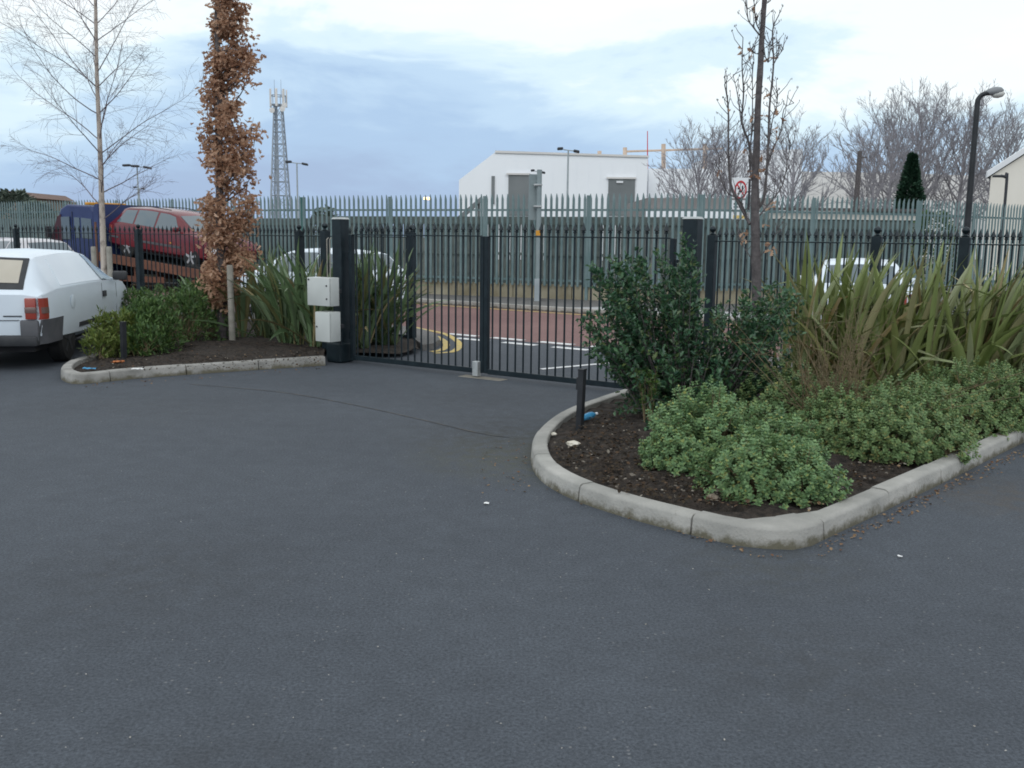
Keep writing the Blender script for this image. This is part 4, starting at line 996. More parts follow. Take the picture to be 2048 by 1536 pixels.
# trees ---------------------------------------------------------------------------------------------
def grow(mb, p, d, L, r, lvl, maxl, par, tips=None):
    """recursive bare branch"""
    n = max(3, int(L / par['seg'])); pts = [p.copy()]; dd = d.normalized(); rads = [r]
    for i in range(n):
        w = Vector(runit(1)[0]) * par['wob']; dd = (dd + w + Vector((0, 0, par['up'][min(lvl, len(par['up']) - 1)]))).normalized(); p = p + dd * L / n; pts.append(p.copy()); rads.append(max(par['rmin'], r * (1 - .8 * (i + 1) / n)))
    mb[0 if lvl < par.get('trunk_lvl', 1) else 1].tube(pts, rads, 6 if lvl == 0 else (5 if lvl == 1 else 3), cap=False)
    if tips is not None and lvl >= maxl - 1: tips.append((pts[-1], dd))
    if lvl >= maxl: return
    nb = par['nb'][lvl]
    for k in range(nb):
        t = par['t0'][lvl] + (1 - par['t0'][lvl]) * (k + rnd.random()) / nb; i = min(n - 1, int(t * n)); q = pts[i].lerp(pts[i + 1], t * n - i); ax = (pts[i + 1] - pts[i]).normalized(); o = Vector(runit(1)[0]); o = (o - ax * o.dot(ax)).normalized(); an = R(rnd.uniform(*par['ang'][lvl])); nd = ax * math.cos(an) + o * math.sin(an)
        if nd.z < par.get('minz', -.3): nd.z = abs(nd.z)
        grow(mb, q, nd, L * rnd.uniform(*par['lr'][lvl]) * (1 - par['taper'][lvl] * t), max(par['rmin'], rads[i] * par['rr']), lvl + 1, maxl, par, tips)
# silver birch
bb = A(203, 470, 15.0); bb.z = .08
birch = thing('birch_tree', 'tall bare birch with pale trunk between two stakes', 'tree', bb)
tm, cm = MB(), MB()
tp = [Vector((bb.x + dx, bb.y, z_)) for dx, z_ in ((0, .05), (.01, 1.0), (.03, 2.0), (.05, 3.0), (.06, 4.0), (.10, 5.2), (.08, 6.5), (.14, 8.0), (.12, 9.3))]; tps = smoothpts(tp, 5)
tm.tube(tps, [.052 * (1 - (i / (len(tps) - 1)) ** 1.1 * .93) for i in range(len(tps))], 10)
bp_ = dict(seg=.12, wob=.10, up=(0, .02, -.03, -.06), rmin=.0014, nb=(0, 12, 7, 0), t0=(0, .22, .2), ang=((0, 0), (25, 50), (25, 55)), lr=((0, 0), (.35, .6), (.35, .6)), taper=(0, .45, .4), rr=.5, trunk_lvl=0, minz=-.9)
nbr = 60
for k in range(nbr):
    t = (k + rnd.random()) / nbr; zz = 1.85 + t * 7.0; i = min(len(tps) - 2, int(zz / 9.3 * (len(tps) - 1))); q = min(tps, key=lambda w: abs(w.z - zz)).copy(); az = k * 2.4 + rnd.uniform(-.5, .5)
    ln = (1.95 - 1.0 * t) * rnd.uniform(.75, 1.12) * (.72 if t < .12 else 1); an = R(rnd.uniform(52, 70) - 20 * t); d = Vector((math.cos(az) * math.sin(an), math.sin(az) * math.sin(an), math.cos(an)))
    grow([cm, cm], q, d, ln, .0105 * (1 - .6 * t), 1, 3, bp_)
tm.build('trunk', m_birch, birch, bb, smooth=True); cm.build('crown', m_birchtw, birch, bb)
def stake(label, px, pyt, d, r=.032, sq=False):
    b = A(px, 480, d); b.z = .06; tpz = A(px, pyt, d).z
    o = MB().lathe(b, [(r, 0), (r, tpz - .08), (r * .8, tpz - .06)], 10).build('tree_stake', m_stake, org=b, smooth=True, sharp=40); return tag(o, label, 'stake', 'tree stakes in the left bed')
stake('pale round stake standing left of the birch trunk', 186, 493, 15.0, .042); stake('pale round stake standing right of the birch trunk', 217, 493, 14.95, .042); stake('leaning grey stake tied beside the brown leaved oak', 458, 530, 13.4, .045)
# brown-leaved columnar oak
ob_ = A(441, 480, 13.75); ob_.z = .06
oak = thing('columnar_oak', 'narrow columnar oak holding dead brown leaves in the left bed', 'tree', ob_)
tm, cm = MB(), MB(); tp = [Vector((ob_.x + dx, ob_.y + dy, z_)) for dx, dy, z_ in ((-.02, 0, 0), (0, 0, 1.0), (0, .02, 2.0), (.03, .03, 3.2), (.06, .0, 4.6), (.09, .02, 6.0), (.1, 0, 7.0))]; tps = smoothpts(tp, 5)
tm.tube(tps, [.082 * (1 - .85 * i / (len(tps) - 1)) for i in range(len(tps))], 10)
col = [(-40, (415, 505)), (0, (414, 494)), (60, (420, 505)), (120, (418, 522)), (180, (405, 508)), (230, (405, 488)), (262, (398, 524)), (320, (396, 524)), (380, (398, 520)), (440, (394, 522)), (500, (398, 512)), (550, (404, 496)), (590, (418, 462)), (612, (428, 452))]
def colx(py):
    for (a, ra), (b_, rb) in zip(col, col[1:]):
        if py <= b_:
            t = (py - a) / (b_ - a); return ra[0] + (rb[0] - ra[0]) * t, ra[1] + (rb[1] - ra[1]) * t
    return col[-1][1]
P2, D2, N2, L2, W2 = [], [], [], [], []
def oakbranch(px, py, doff, nleaf, sg_):
    tip = A(px, py, 13.75 + doff); q = min(tps, key=lambda w: abs(w.z - (tip.z - .55 * max(.3, abs(px - 445) / 60)))); mid = q.lerp(tip, .55) + Vector((tip.x - q.x, tip.y - q.y, 0)) * .18; pts = smoothpts([q, mid, tip], 5); cm.tube(pts, [.012 * (1 - .8 * i / len(pts)) for i in range(len(pts))], 4, cap=False)
    for k in range(nleaf):
        c = tip + Vector((rnd.gauss(0, sg_), rnd.gauss(0, sg_), rnd.gauss(0, sg_ * 1.25))) if rnd.random() < .8 else pts[rnd.randint(3, len(pts) - 1)] + Vector(runit(1)[0]) * .05
        o = runit(1)[0]; o[2] = o[2] * .6 - .45
        P2.append(V3(c)); D2.append(o); N2.append(runit(1)[0] + V3((0, -.3, .3))); l_ = rnd.uniform(.055, .105); L2.append(l_); W2.append(l_ * rnd.uniform(.55, .8))
for k in range(150):
    py = rnd.uniform(-60, 604); x0, x1 = colx(py); px = rnd.uniform(x0 + 12, x1 - 12)
    if 205 < py < 262 and px > 478: continue
    if 140 < py < 205 and px > 500: continue
    oakbranch(px, py, rnd.gauss(0, .14), rnd.randint(40, 72), rnd.uniform(.045, .082))
for k in range(22): oakbranch(rnd.uniform(415, 495), rnd.uniform(-420, -60), rnd.gauss(0, .15), 60, .09)
for px, py in ((507, 235), (490, 250), (410, 130), (515, 250), (488, 18)): 
    a_ = A(px - 8, py + 45, 13.75); cm.tube([a_, A(px, py, 13.75)], [.005, .002], 3, cap=False)
tm.build('trunk', m_bark, oak, ob_, smooth=True); cm.build('branches', m_bark, oak, ob_); leafobj('foliage', [leaves(P2, D2, N2, L2, W2, T_OAK, F_HOLLY)], l_oak, oak, ob_)
# bare young fastigiate oak on the right
yd = 8.75; yb = A(1512, 720, yd); yb.z = .07
yt = thing('young_oak', 'bare young upright oak with a few brown leaves in the right bed', 'tree', yb)
tm, cm = MB(), MB()
tpx = [(1516, 800), (1514, 640), (1512, 520), (1510, 430), (1510, 380), (1513, 300), (1516, 210), (1521, 130), (1524, 70), (1529, 0), (1533, -80), (1536, -220)]
tpp = smoothpts([A(x_, y_, yd + .02 * math.sin(i * 1.7)) for i, (x_, y_) in enumerate(tpx)], 4)
tpp[0].z = min(tpp[0].z, .1); tm.tube([yb] + tpp[1:], [.053 * (1 - .70 * (i / (len(tpp) - 1)) ** .75) * rnd.uniform(.93, 1.07) for i in range(len(tpp))], 10)
LV = []
def traced(pts, r0, dd, bud=True):
    pp = [A(x_, y_, yd + dd * min(1, i / 2) + rnd.gauss(0, .012)) for i, (x_, y_) in enumerate(pts)]; sp = smoothpts(pp, 4); n = len(sp); cm.tube(sp, [max(.003, r0 * (1 - .72 * i / (n - 1))) for i in range(n)], 5)
    for i in range(2, n):
        for _ in range(2 if bud else 1):
            if rnd.random() < .62:
                dv = Vector(runit(1)[0]); dv.z = abs(dv.z) + .5; dv.normalize(); l_ = rnd.uniform(.04, .13); e1 = sp[i] + dv * l_; e2 = e1 + (dv + Vector((0, 0, .6)) + Vector(runit(1)[0]) * .4).normalized() * l_ * .6
                cm.tube([sp[i], e1, e2], [.0035, .0028, .002], 4, cap=False)
                for _b in range(rnd.randint(1, 3)): cm.lathe(e2 + Vector(runit(1)[0]) * .012, [(.001, -.008), (.0042, 0), (.001, .012)], 4)
    if rnd.random() < .5: LV.append(sp[rnd.randint(n // 3, n - 1)])
traced([(1500, 448), (1487, 424), (1462, 370), (1457, 300), (1457, 230), (1455, 200), (1449, 169)], .016, .12)
traced([(1508, 345), (1497, 285), (1484, 245), (1487, 186), (1484, 130), (1486, 75)], .013, -.1)
traced([(1512, 420), (1528, 395), (1536, 301), (1539, 215), (1547, 130), (1545, 63), (1554, 37)], .015, -.08)
traced([(1530, 350), (1545, 300), (1562, 262), (1568, 218), (1588, 206)], .009, .15)
traced([(1503, 360), (1499, 320), (1503, 265), (1505, 215), (1505, 150), (1508, 120)], .009, .1)
traced([(1483, 250), (1475, 190), (1466, 150)], .006, .05); traced([(1519, 70), (1505, 52), (1496, 37), (1493, -5), (1489, -60)], .008, .05); traced([(1523, 66), (1512, 45), (1508, 5), (1506, -50)], .006, -.05)
traced([(1519, 108), (1508, 106), (1501, 98)], .005, .0); traced([(1526, 100), (1536, 125), (1540, 100), (1538, 90)], .005, .06); traced([(1527, 8), (1540, 2), (1552, -20)], .006, 0); traced([(1545, 130), (1558, 110), (1567, 98)], .005, .03)
traced([(1493, 430), (1478, 400), (1455, 385), (1440, 350), (1438, 310)], .008, -.1); traced([(1520, 430), (1540, 405), (1565, 370), (1575, 320), (1580, 285)], .008, .12); traced([(1505, 520), (1480, 480), (1472, 440)], .006, .1); traced([(1518, 515), (1548, 478), (1556, 440)], .006, -.1); traced([(1533, 330), (1543, 250), (1552, 215), (1556, 190)], .007, .1)
for px, py in ((1522, 190), (1527, 195), (1505, 226), (1509, 234), (1560, 234), (1527, 232), (1548, 258), (1553, 268), (1524, 308), (1489, 296), (1500, 342), (1507, 348), (1490, 478), (1493, 470), (1530, 448), (1540, 415), (1553, 402), (1522, 345), (1545, 500), (1548, 492), (1487, 465), (1457, 218)): LV.append(A(px, py, yd + rnd.gauss(0, .05)))
P2, D2, N2, L2, W2 = [], [], [], [], []
for q in LV:
    for _ in range(2):
        o = runit(1)[0]; o[2] -= .6; P2.append(V3(q)); D2.append(o); N2.append(runit(1)[0]); L2.append(rnd.uniform(.05, .085)); W2.append(rnd.uniform(.03, .05))
tm.build('trunk', m_bark, yt, yb, smooth=True); cm.build('branches', m_bark, yt, yb); leafobj('foliage', [leaves(P2, D2, N2, L2, W2, T_OAK, F_HOLLY)], l_oak, yt, yb)

# distant bare trees
def bare(label, px, pyt, d, spread=.5, nl=34, lean=0.0, tz=.22, ns=8, nt_=4):
    """spreading winter tree: limbs fan out from a short trunk to an egg shaped crown, then branches and twigs"""
    b = A(px, 480, d); b.z = 0; Ht = A(px, pyt, d).z; t = thing('bare_tree', label, 'tree', b, group='bare winter trees beyond the fence'); tm, cm = MB(), MB()
    rmin = d * .00015; top = b + Vector((lean * Ht, 0, Ht * .8)); tr = smoothpts([b, b + Vector((lean * Ht * .1, .1, Ht * .3)), b + Vector((lean * Ht * .5, -.1, Ht * .55)), top], 5)
    tm.tube(tr, [max(rmin, .022 * Ht * (1 - .88 * i / (len(tr) - 1))) for i in range(len(tr))], 8)
    def twig(p, dv, L, r, k):
        q1 = p + dv * L * .5; dv2 = (dv + Vector(runit(1)[0]) * .22 + Vector((0, 0, .12))).normalized(); q2 = q1 + dv2 * L * .5
        cm.tube([p, q1, q2], [r, max(rmin, r * .75), rmin * .8], 3, cap=False)
        if k:
            for _ in range(k):
                o = Vector(runit(1)[0]); f = rnd.uniform(.2, .95); s_ = p.lerp(q1, f * 2) if f < .5 else q1.lerp(q2, f * 2 - 1); twig(s_, (dv + o * .65 + Vector((0, 0, .15))).normalized(), L * rnd.uniform(.35, .65), max(rmin, r * .6), 0 if k < 4 else 2)
    for i in range(nl):
        az = i * 2.399 + rnd.uniform(-.3, .3); f = (i + rnd.random()) / nl; z0 = Ht * (tz + .5 * f); st_ = min(tr, key=lambda w: abs(w.z - z0))
        elv = R(rnd.uniform(18, 40) + 45 * f); ho = Vector((math.cos(az), math.sin(az), 0)); rad = spread * Ht * rnd.uniform(.75, 1.08); zc_ = Ht * .58
        tip = b + Vector((lean * Ht * .6, 0, 0)) + ho * rad * math.cos(elv) + Vector((0, 0, zc_ + Ht * .42 * math.sin(elv) * rnd.uniform(.9, 1.04) - Ht * .16 * (1 - f)))
        mid = st_.lerp(tip, .45) + Vector((0, 0, -.05 * Ht * (1 - f))); L = smoothpts([st_, mid, tip], 5); r0 = .0075 * Ht * (1 - .55 * f)
        cm.tube(L, [max(rmin, r0 * (1 - .85 * k / (len(L) - 1))) for k in range(len(L))], 4, cap=False)
        for k in range(ns):
            g = .22 + .78 * (k + rnd.random()) / ns; j = min(len(L) - 2, int(g * (len(L) - 1))); p = L[j].lerp(L[j + 1], g * (len(L) - 1) - j); ax = (L[j + 1] - L[j]).normalized(); o = Vector(runit(1)[0]); o = (o - ax * o.dot(ax)).normalized()
            twig(p, (ax + o * rnd.uniform(.35, .8) + Vector((0, 0, .1))).normalized(), Ht * rnd.uniform(.09, .19) * (1.15 - .5 * g), max(rmin, r0 * .45), nt_)
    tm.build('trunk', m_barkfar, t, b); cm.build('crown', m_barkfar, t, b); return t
bare('small bare tree in front of the white hall, left of the round sign', 1392, 262, 40, .52, 26)
bare('thin bare tree just right of the first one, near the round sign', 1455, 250, 42, .34, 22)
bare('bare tree rising right behind the young oak trunk', 1578, 245, 38, .37, 24)
bare('tall bare tree left of the dark conifer', 1772, 206, 55, .46, 29)
bare('tall bare tree directly behind the dark conifer', 1828, 188, 60, .34, 26)
bare('tall bare tree behind the black street lamp', 1912, 200, 56, .48, 32)
bare('tall bare tree touching the cream house gable', 2000, 215, 62, .42, 28)
bare('lower bare tree between the utility pole and the tall group', 1738, 262, 50, .36, 20)
# conifer
def blobtree(name, label, cat, px, d, prof, m, n, lsz, group=None, trunk=True):
    b = A(px, 480, d); b.z = 0; t = thing(name, label, cat, b, group=group); P2, D2, N2 = [], [], []
    for i in range(n):
        k = rnd.random(); j = int(k * (len(prof) - 1)); f_ = k * (len(prof) - 1) - j; zz = prof[j][0] + (prof[j + 1][0] - prof[j][0]) * f_; r_ = prof[j][1] + (prof[j + 1][1] - prof[j][1]) * f_; az = rnd.uniform(0, 6.28); rad = r_ * rnd.uniform(.35, 1.08) ** .7 * (1 + .08 * math.sin(5 * az + zz * 3))
        P2.append(V3((b.x + rad * math.cos(az), b.y + rad * math.sin(az), zz))); D2.append(V3((math.cos(az), math.sin(az), .5)) + nr.normal(size=3) * .4); N2.append(V3((0, 0, 1)) + nr.normal(size=3) * .5)
    leafobj('crown', [leaves(P2, D2, N2, nr.uniform(lsz * .7, lsz * 1.3, n), nr.uniform(lsz * .35, lsz * .6, n), T_OVAL, F_OVAL)], m, t, b)
    if trunk: MB().tube([b, b + Vector((0, 0, prof[-1][0] * .9))], [prof[-1][0] * .025, .02], 6).build('trunk', m_barkfar, t, b)
    return t
cz = A(1815, 312, 42).z
blobtree('conifer_tree', 'dark green conical conifer in front of the bare trees', 'tree', 1813, 42, [(1.0, .66), (1.8, .64), (2.6, .62), (3.5, .48), (4.3, .27), (4.9, .12), (cz, .02)], l_con, 6000, .2)
blobtree('hedge', 'bright yellow green bush behind the palisade near the lamp', 'bush', 1868, 30, [(.3, .7), (1.2, .72), (1.9, .6), (2.5, .3)], l_farg, 1500, .14, trunk=False)
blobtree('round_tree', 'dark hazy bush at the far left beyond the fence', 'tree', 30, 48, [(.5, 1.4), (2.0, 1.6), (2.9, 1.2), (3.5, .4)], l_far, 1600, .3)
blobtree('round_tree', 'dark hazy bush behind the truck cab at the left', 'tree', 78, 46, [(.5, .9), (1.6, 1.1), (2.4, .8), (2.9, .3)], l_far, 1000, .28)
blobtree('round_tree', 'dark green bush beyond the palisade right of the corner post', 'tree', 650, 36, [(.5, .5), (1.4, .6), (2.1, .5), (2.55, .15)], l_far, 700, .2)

# ------------------------------------------------------------------ distant buildings and structures
def facade(name, label, cat, pxs, d, depth, m, group=None, skew=0):
    """pxs: roofline pixels left to right; wall down to the ground"""
    top = [A(x_, y_, d) for x_, y_ in pxs]; b = Vector((top[0].x, d, 0)); t = thing(name, label, cat, b, group=group)
    poly = [Vector((top[0].x, d, 0))] + top + [Vector((top[-1].x, d, 0))]
    MB().prism(poly, (skew * depth, depth, 0)).build('wall', m, t, b)
    return t, b
def rect(t, b, name, x0, y0, x1, y1, d, m, th=.12):
    p, q = A(x0, y0, d), A(x1, y1, d); MB().box(((p.x + q.x) / 2, d - th / 2 + .03, (p.z + q.z) / 2), (abs(q.x - p.x), th, abs(p.z - q.z))).build(name, m, t, b)
hall, hb_ = facade('white_hall', 'large white clad industrial hall with two dark doors', 'building', [(918, 360), (992, 303), (1296, 313)], 70, 22, m_bwhite)
rect(hall, hb_, 'roller_door', 1017, 350, 1057, 432, 70, m_door); rect(hall, hb_, 'roller_door', 1217, 358, 1268, 432, 70, m_door); rect(hall, hb_, 'slit_window', 983, 352, 989, 408, 70, m_door)
rect(hall, hb_, 'door_head', 1013, 346, 1061, 350, 69.9, m_bpale); rect(hall, hb_, 'door_head', 1213, 354, 1272, 358, 69.9, m_bpale); rect(hall, hb_, 'door_light', 1233, 362, 1246, 366, 69.9, m_signw)
pf = [A(990, 301, 69.9), A(1298, 311, 69.9), A(1298, 315, 69.9), A(990, 305.5, 69.9)]; MB().prism(pf, (0, .25, 0)).build('roof_edge', m_bpale, hall, hb_)
for px in range(1010, 1296, 24):
    p = A(px, 310 + (px - 992) * .033, 70); MB().box((p.x, 69.985, p.z / 2), (.02, .03, p.z - .5)).build('cladding_rib', m_bwhite, hall, hb_)
for px, y0, y1 in ((1199, 302, 311), (1250, 295, 312)):
    p, q = A(px, y0, 76), A(px, y1, 76); MB().tube([q - Vector((0, 0, .3)), p], [.16, .16], 8).build('roof_vent', m_frame, hall, hb_)
an, ab = facade('annexe', 'pale flat roofed annexe under the tan steel frame', 'building', [(1298, 337), (1446, 338)], 74, 16, m_bwhite)
fp = A(1310, 340, 74.5); fr_ = thing('steel_frame', 'tan steel roof frame standing on the pale annexe', 'frame', fp)
p1, p2 = A(1250, 303, 77), A(1444, 297, 77); MB().tube([p1, p2], [.09, .09], 6).build('beam', m_frame, fr_, fp)
for px in (1327, 1410): MB().tube([A(px, 338, 76), A(px, 288, 76)], [.17, .17], 8).build('upright', m_frame, fr_, fp)
MB().tube([A(1295, 338, 76), A(1295, 262, 76)], [.05, .03], 6).build('aerial', m_signr, fr_, fp)
facade('white_block', 'white industrial block behind the bare tree and round sign', 'building', [(1446, 302), (1606, 298)], 80, 14, m_bwhite)
facade('far_warehouse', 'pale low warehouse behind the tall bare trees', 'building', [(1606, 343), (1800, 346), (1985, 352)], 95, 14, m_bpale)
gh, gb = facade('cream_house', 'cream rendered gable end house with white eaves at right', 'house', [(1982, 352), (2130, 258), (2280, 352)], 42, 9, m_cream, skew=.62)
for (a, c) in (((1974, 355), (2130, 255)), ((2130, 255), (2290, 357))):
    p, q = A(a[0], a[1], 41.85), A(c[0], c[1], 41.85); MB().prism([p, q, q + Vector((0, 0, .26)), p + Vector((0, 0, .26))], (0, .1, 0)).build('bargeboard', m_signw, gh, gb); MB().prism([p + Vector((0, .12, .02)), q + Vector((0, .12, .02)), q + Vector((0, .12, .16)), p + Vector((0, .12, .16))], (5.6, 9, 0)).build('roof', mat('slate_roof', (.16, .17, .19), (.2, .21, .23), 2, .8), gh, gb)
sh, sb = facade('flat_shed', 'long low shed with white fascia behind the palisade', 'shed', [(1545, 424), (1838, 421)], 34, 7, m_timber)
rect(sh, sb, 'fascia', 1540, 426, 1838, 441, 33.95, mat('shed_fascia', (.72, .68, .62), None, 1, .7)); rect(sh, sb, 'roof_edge', 1535, 415, 1842, 424, 33.9, mat('shed_roof_edge', (.09, .075, .075), None, 1, .8), .3)
sh2, sb2 = facade('flat_shed', 'dark topped low shed right of the large white hall', 'shed', [(1294, 396), (1545, 396)], 36, 7, mat('shed_grey_brown', (.20, .185, .18), (.24, .225, .22), 2, .8))
rect(sh2, sb2, 'fascia', 1292, 418, 1540, 438, 35.9, m_bwhite)
lh, lb = facade('brown_roofed_house', 'distant house with brown hipped roof at the far left', 'house', [(-60, 395), (38, 395)], 75, 10, mat('buff_brick', (.22, .16, .12), (.26, .19, .15), 3, .9))
MB().prism([A(-64, 396, 74.6), A(44, 394, 74.6), A(24, 382, 76), A(-40, 382, 76)], (0, 9, 0)).build('roof', m_brownroof, lh, lb)
rp = thing('loading_conveyor', 'grey sloping loading ramp beside the white hall', 'ramp', A(912, 437, 62)); rb_ = rp.location.copy()
MB().prism([A(912, 436, 62), A(962, 393, 62), A(962, 402, 62), A(924, 437, 62)], (0, 1.2, 0)).build('chute', m_door, rp, rb_); MB().tube([A(958, 398, 62.6), Vector((A(958, 398, 62.6).x, 62.6, 0))], .08, 6).build('leg', m_door, rp, rb_)

# lattice mobile-phone mast
md_ = 100.0; mb0 = A(563, 470, md_); mb0.z = 0
mast = thing('lattice_mast', 'grey lattice telecom mast with a crown of antennas', 'mast', mb0)
zt = A(561, 212, md_).z; lat = MB(); wb_, wt_ = 1.05, .36
def mw(z_): return wb_ + (wt_ - wb_) * z_ / zt
lv = [0, 2.2, 4.2, 5.6, 7.0, 8.3, 9.6, 10.8, 12.0, 13.2, zt]
legm = MB()
for i, j in ((-1, -1), (1, -1), (1, 1), (-1, 1)):
    MB().tube([mb0 + Vector((wb_ * i, wb_ * j, 0)), mb0 + Vector((wt_ * i, wt_ * j, zt))], [.095, .075], 6).build('leg', m_mast, mast, mb0)
for a, c in zip(lv, lv[1:]):
    wa, wc = mw(a), mw(c); k4 = ((-1, -1), (1, -1), (1, 1), (-1, 1))
    for s in range(4):
        (i, j), (i2, j2) = k4[s], k4[(s + 1) % 4]
        lat.tube([mb0 + Vector((wc * i, wc * j, c)), mb0 + Vector((wc * i2, wc * j2, c))], .04, 4); lat.tube([mb0 + Vector((wa * i, wa * j, a)), mb0 + Vector((wc * i2, wc * j2, c))], .026, 4); lat.tube([mb0 + Vector((wa * i2, wa * j2, a)), mb0 + Vector((wc * i, wc * j, c))], .026, 4)
lat.build('bracing', m_mast, mast, mb0)
MB().box(mb0 + Vector((-.25, 0, zt / 2)), (.28, .2, zt - .5)).build('cable_ladder', m_mast, mast, mb0)
hd = MB()
for zz in (zt + .1, zt + 1.0):
    pr_ = [mb0 + Vector((.76 * math.cos(k * math.pi / 6), .76 * math.sin(k * math.pi / 6), zz)) for k in range(13)]; hd.tube(pr_, .045, 5)
for k in range(3): hd.tube([mb0 + Vector((0, 0, zt + .1)), mb0 + Vector((.76 * math.cos(k * 2.1), .76 * math.sin(k * 2.1), zt + .1))], .045, 5)
for k in range(6): hd.tube([mb0 + Vector((.76 * math.cos(k * math.pi / 3), .76 * math.sin(k * math.pi / 3), zt + q_)) for q_ in (.05, 1.05)], .04, 5); hd.tube([mb0 + Vector((0, 0, zt + .1)), mb0 + Vector((.76 * math.cos(k * math.pi / 3), .76 * math.sin(k * math.pi / 3), zt + .1))], .04, 5)
hd.build('head_frame', m_mast, mast, mb0)
ant0 = None
for k in range(7):
    an = k * 2 * math.pi / 7 + .25; c = mb0 + Vector((.84 * math.cos(an), .84 * math.sin(an), zt + .75))
    MB().bbox(c, (.24, .14, 1.75), (-math.sin(an), math.cos(an), 0), (math.cos(an), math.sin(an), 0), bev=.04).build('antenna', m_bpale, mast, mb0)
for k, (dx, dz_) in enumerate(((-.5, -.5), (.55, -.35), (.75, .0))): MB().lathe(mb0 + Vector((dx, -.4, zt + dz_)), [(.02, 0), (.26, .1), (.28, .2), (.02, .22)], 12, axis=(0, -1, 0)).build('dish', m_bpale, mast, mb0)
for dx in (-.35, .32): MB().tube([mb0 + Vector((dx, 0, zt + .9)), mb0 + Vector((dx, 0, zt + 2.6))], [.03, .015], 4).build('whip_aerial', m_mast, mast, mb0)

def lamp(label, px, pyt, d, half, heads=2, dark=m_lampdark, r=.055):
    b = A(px, 480, d); b.z = 0; top = A(px, pyt, d).z; t = thing('lamp_column', label, 'street lamp', b, group='twin headed lamp columns')
    MB().tube([b, b + Vector((0, 0, top))], [r * 1.3, r * .7], 8).build('column', m_lampgrey, t, b)
    arm = MB().tube([b + Vector((-half * .45, 0, top + .02)), b + Vector((half * .45, 0, top - .04))], r * .5, 6); arm.build('arm', m_lampgrey, t, b)
    for sgn in ((-1, 1) if heads == 2 else (-1, 0, 1)):
        c = b + Vector((half * .72 * sgn, 0 if sgn else -.3, top + (.06 if sgn < 0 else -.06 if sgn > 0 else 0))); MB().bbox(c, (half * .52, .3, .13), (1, 0, -.18 * (1 if sgn > 0 else -.3 if sgn < 0 else 0)), bev=.04).build('lamp_head', dark, t, b)
lamp('twin headed lamp column in front of the white hall', 1133, 300, 48, .56)
lamp('twin headed lamp column beside the lattice mast', 597, 326, 55, .64)
lamp('three headed lamp column seen through the birch twigs', 281, 333, 58, .86, 3)
lamp('small twin headed lamp column low behind the birch twigs', 283, 376, 80, .46)
lamp('short twin headed lamp column above the grey sign back', 1074, 343, 60, .46)
# sign back on a pole by the far footpath
sd_ = 22.9; spb = A(1075, 600, sd_); spb.z = .1
sg = thing('road_sign', 'tall grey sign seen from behind on a grey pole', 'road sign', spb)
zt_ = A(1072, 348, sd_).z
MB().tube([spb, spb + Vector((0, 0, zt_ + .1 - .1))], .06, 10).build('pole', m_signback, sg, spb, smooth=True)
MB().bbox(spb + Vector((-.115, .10, 0)) + Vector((0, 0, (zt_ + A(1072, 440, sd_).z) / 2 - .1)), (.26, .03, zt_ - A(1072, 440, sd_).z), (.97, .25, 0), (-.25, .97, 0), bev=.004).build('sign_plate', m_signback, sg, spb)
for zz in (zt_ - .25, zt_ - .75): MB().bbox(spb + Vector((-.03, -.02, zz - .1)), (.2, .13, .035), bev=.003).build('clamp', m_galv, sg, spb)
MB().bbox(spb + Vector((0, 0, A(1075, 466, sd_).z - .1)), (.13, .13, .12), bev=.004).build('orange_band', m_orangeb, sg, spb)
MB().bbox(spb + Vector((0, 0, .25)), (.16, .16, .56), bev=.01).build('base_sleeve', m_lampgrey, sg, spb)
# prohibition sign
pd_ = 27.0; pb = A(1492, 480, pd_); pb.z = .0
pg = thing('prohibition_sign', 'white board with red ringed prohibition symbol behind the palisade', 'sign', pb)
px0, px1 = A(1464, 357, pd_), A(1493, 441, pd_); cx = (px0.x + px1.x) / 2; ww = px1.x - px0.x
pk = A(1499, 358, pd_); MB().tube([Vector((pk.x, pd_ + .05, 0)), Vector((pk.x, pd_ + .05, pk.z))], .055, 8).build('pole', m_signk, pg, pb)
MB().bbox((cx, pd_, A(1480, 376, pd_).z), (ww, .03, .56), bev=.004).build('symbol_plate', m_signw, pg, pb)
cc = Vector((cx + .02, pd_ - .018, A(1480, 380, pd_).z))
ringv = MB(); n = 32
for k in range(n):
    for rr2 in (.145, .19): ringv.v.append(tuple(cc + Vector((rr2 * .9 * math.cos(k * 2 * math.pi / n), 0, rr2 * 1.35 * math.sin(k * 2 * math.pi / n)))))
for k in range(n): a = 2 * k; b2 = 2 * ((k + 1) % n); ringv.f.append((a, a + 1, b2 + 1, b2))
ringv.build('red_ring', m_signr, pg, pb)
MB().box(cc + Vector((0, .0005, 0)), (.38, .002, .035), Vector((.55, 0, -.83)), (0, 1, 0), Vector((.83, 0, .55))).build('red_bar', m_signr, pg, pb)
sy = MB()
for (dx, dz, w_, h_) in ((-.05, .04, .07, .05), (.0, -.04, .10, .05), (.05, .05, .04, .14), (-.06, -.10, .05, .03)): sy.box(cc + Vector((dx, .001, dz)), (w_, .003, h_))
sy.build('symbol', m_signk, pg, pb)
zt2 = A(1480, 413, pd_).z
MB().bbox((cx - .02, pd_, zt2 + .02), (ww, .03, .30), bev=.004).build('text_plate', m_signw, pg, pb)
tx = MB()
for r_ in range(2):
    for k in range(6): tx.box((cx - .14 + k * .048, pd_ - .017, zt2 + .07 - r_ * .085), (.03, .003, .05 * rnd.uniform(.6, 1)))
tx.build('text_lines', m_signk, pg, pb)
zt3 = A(1480, 431, pd_).z
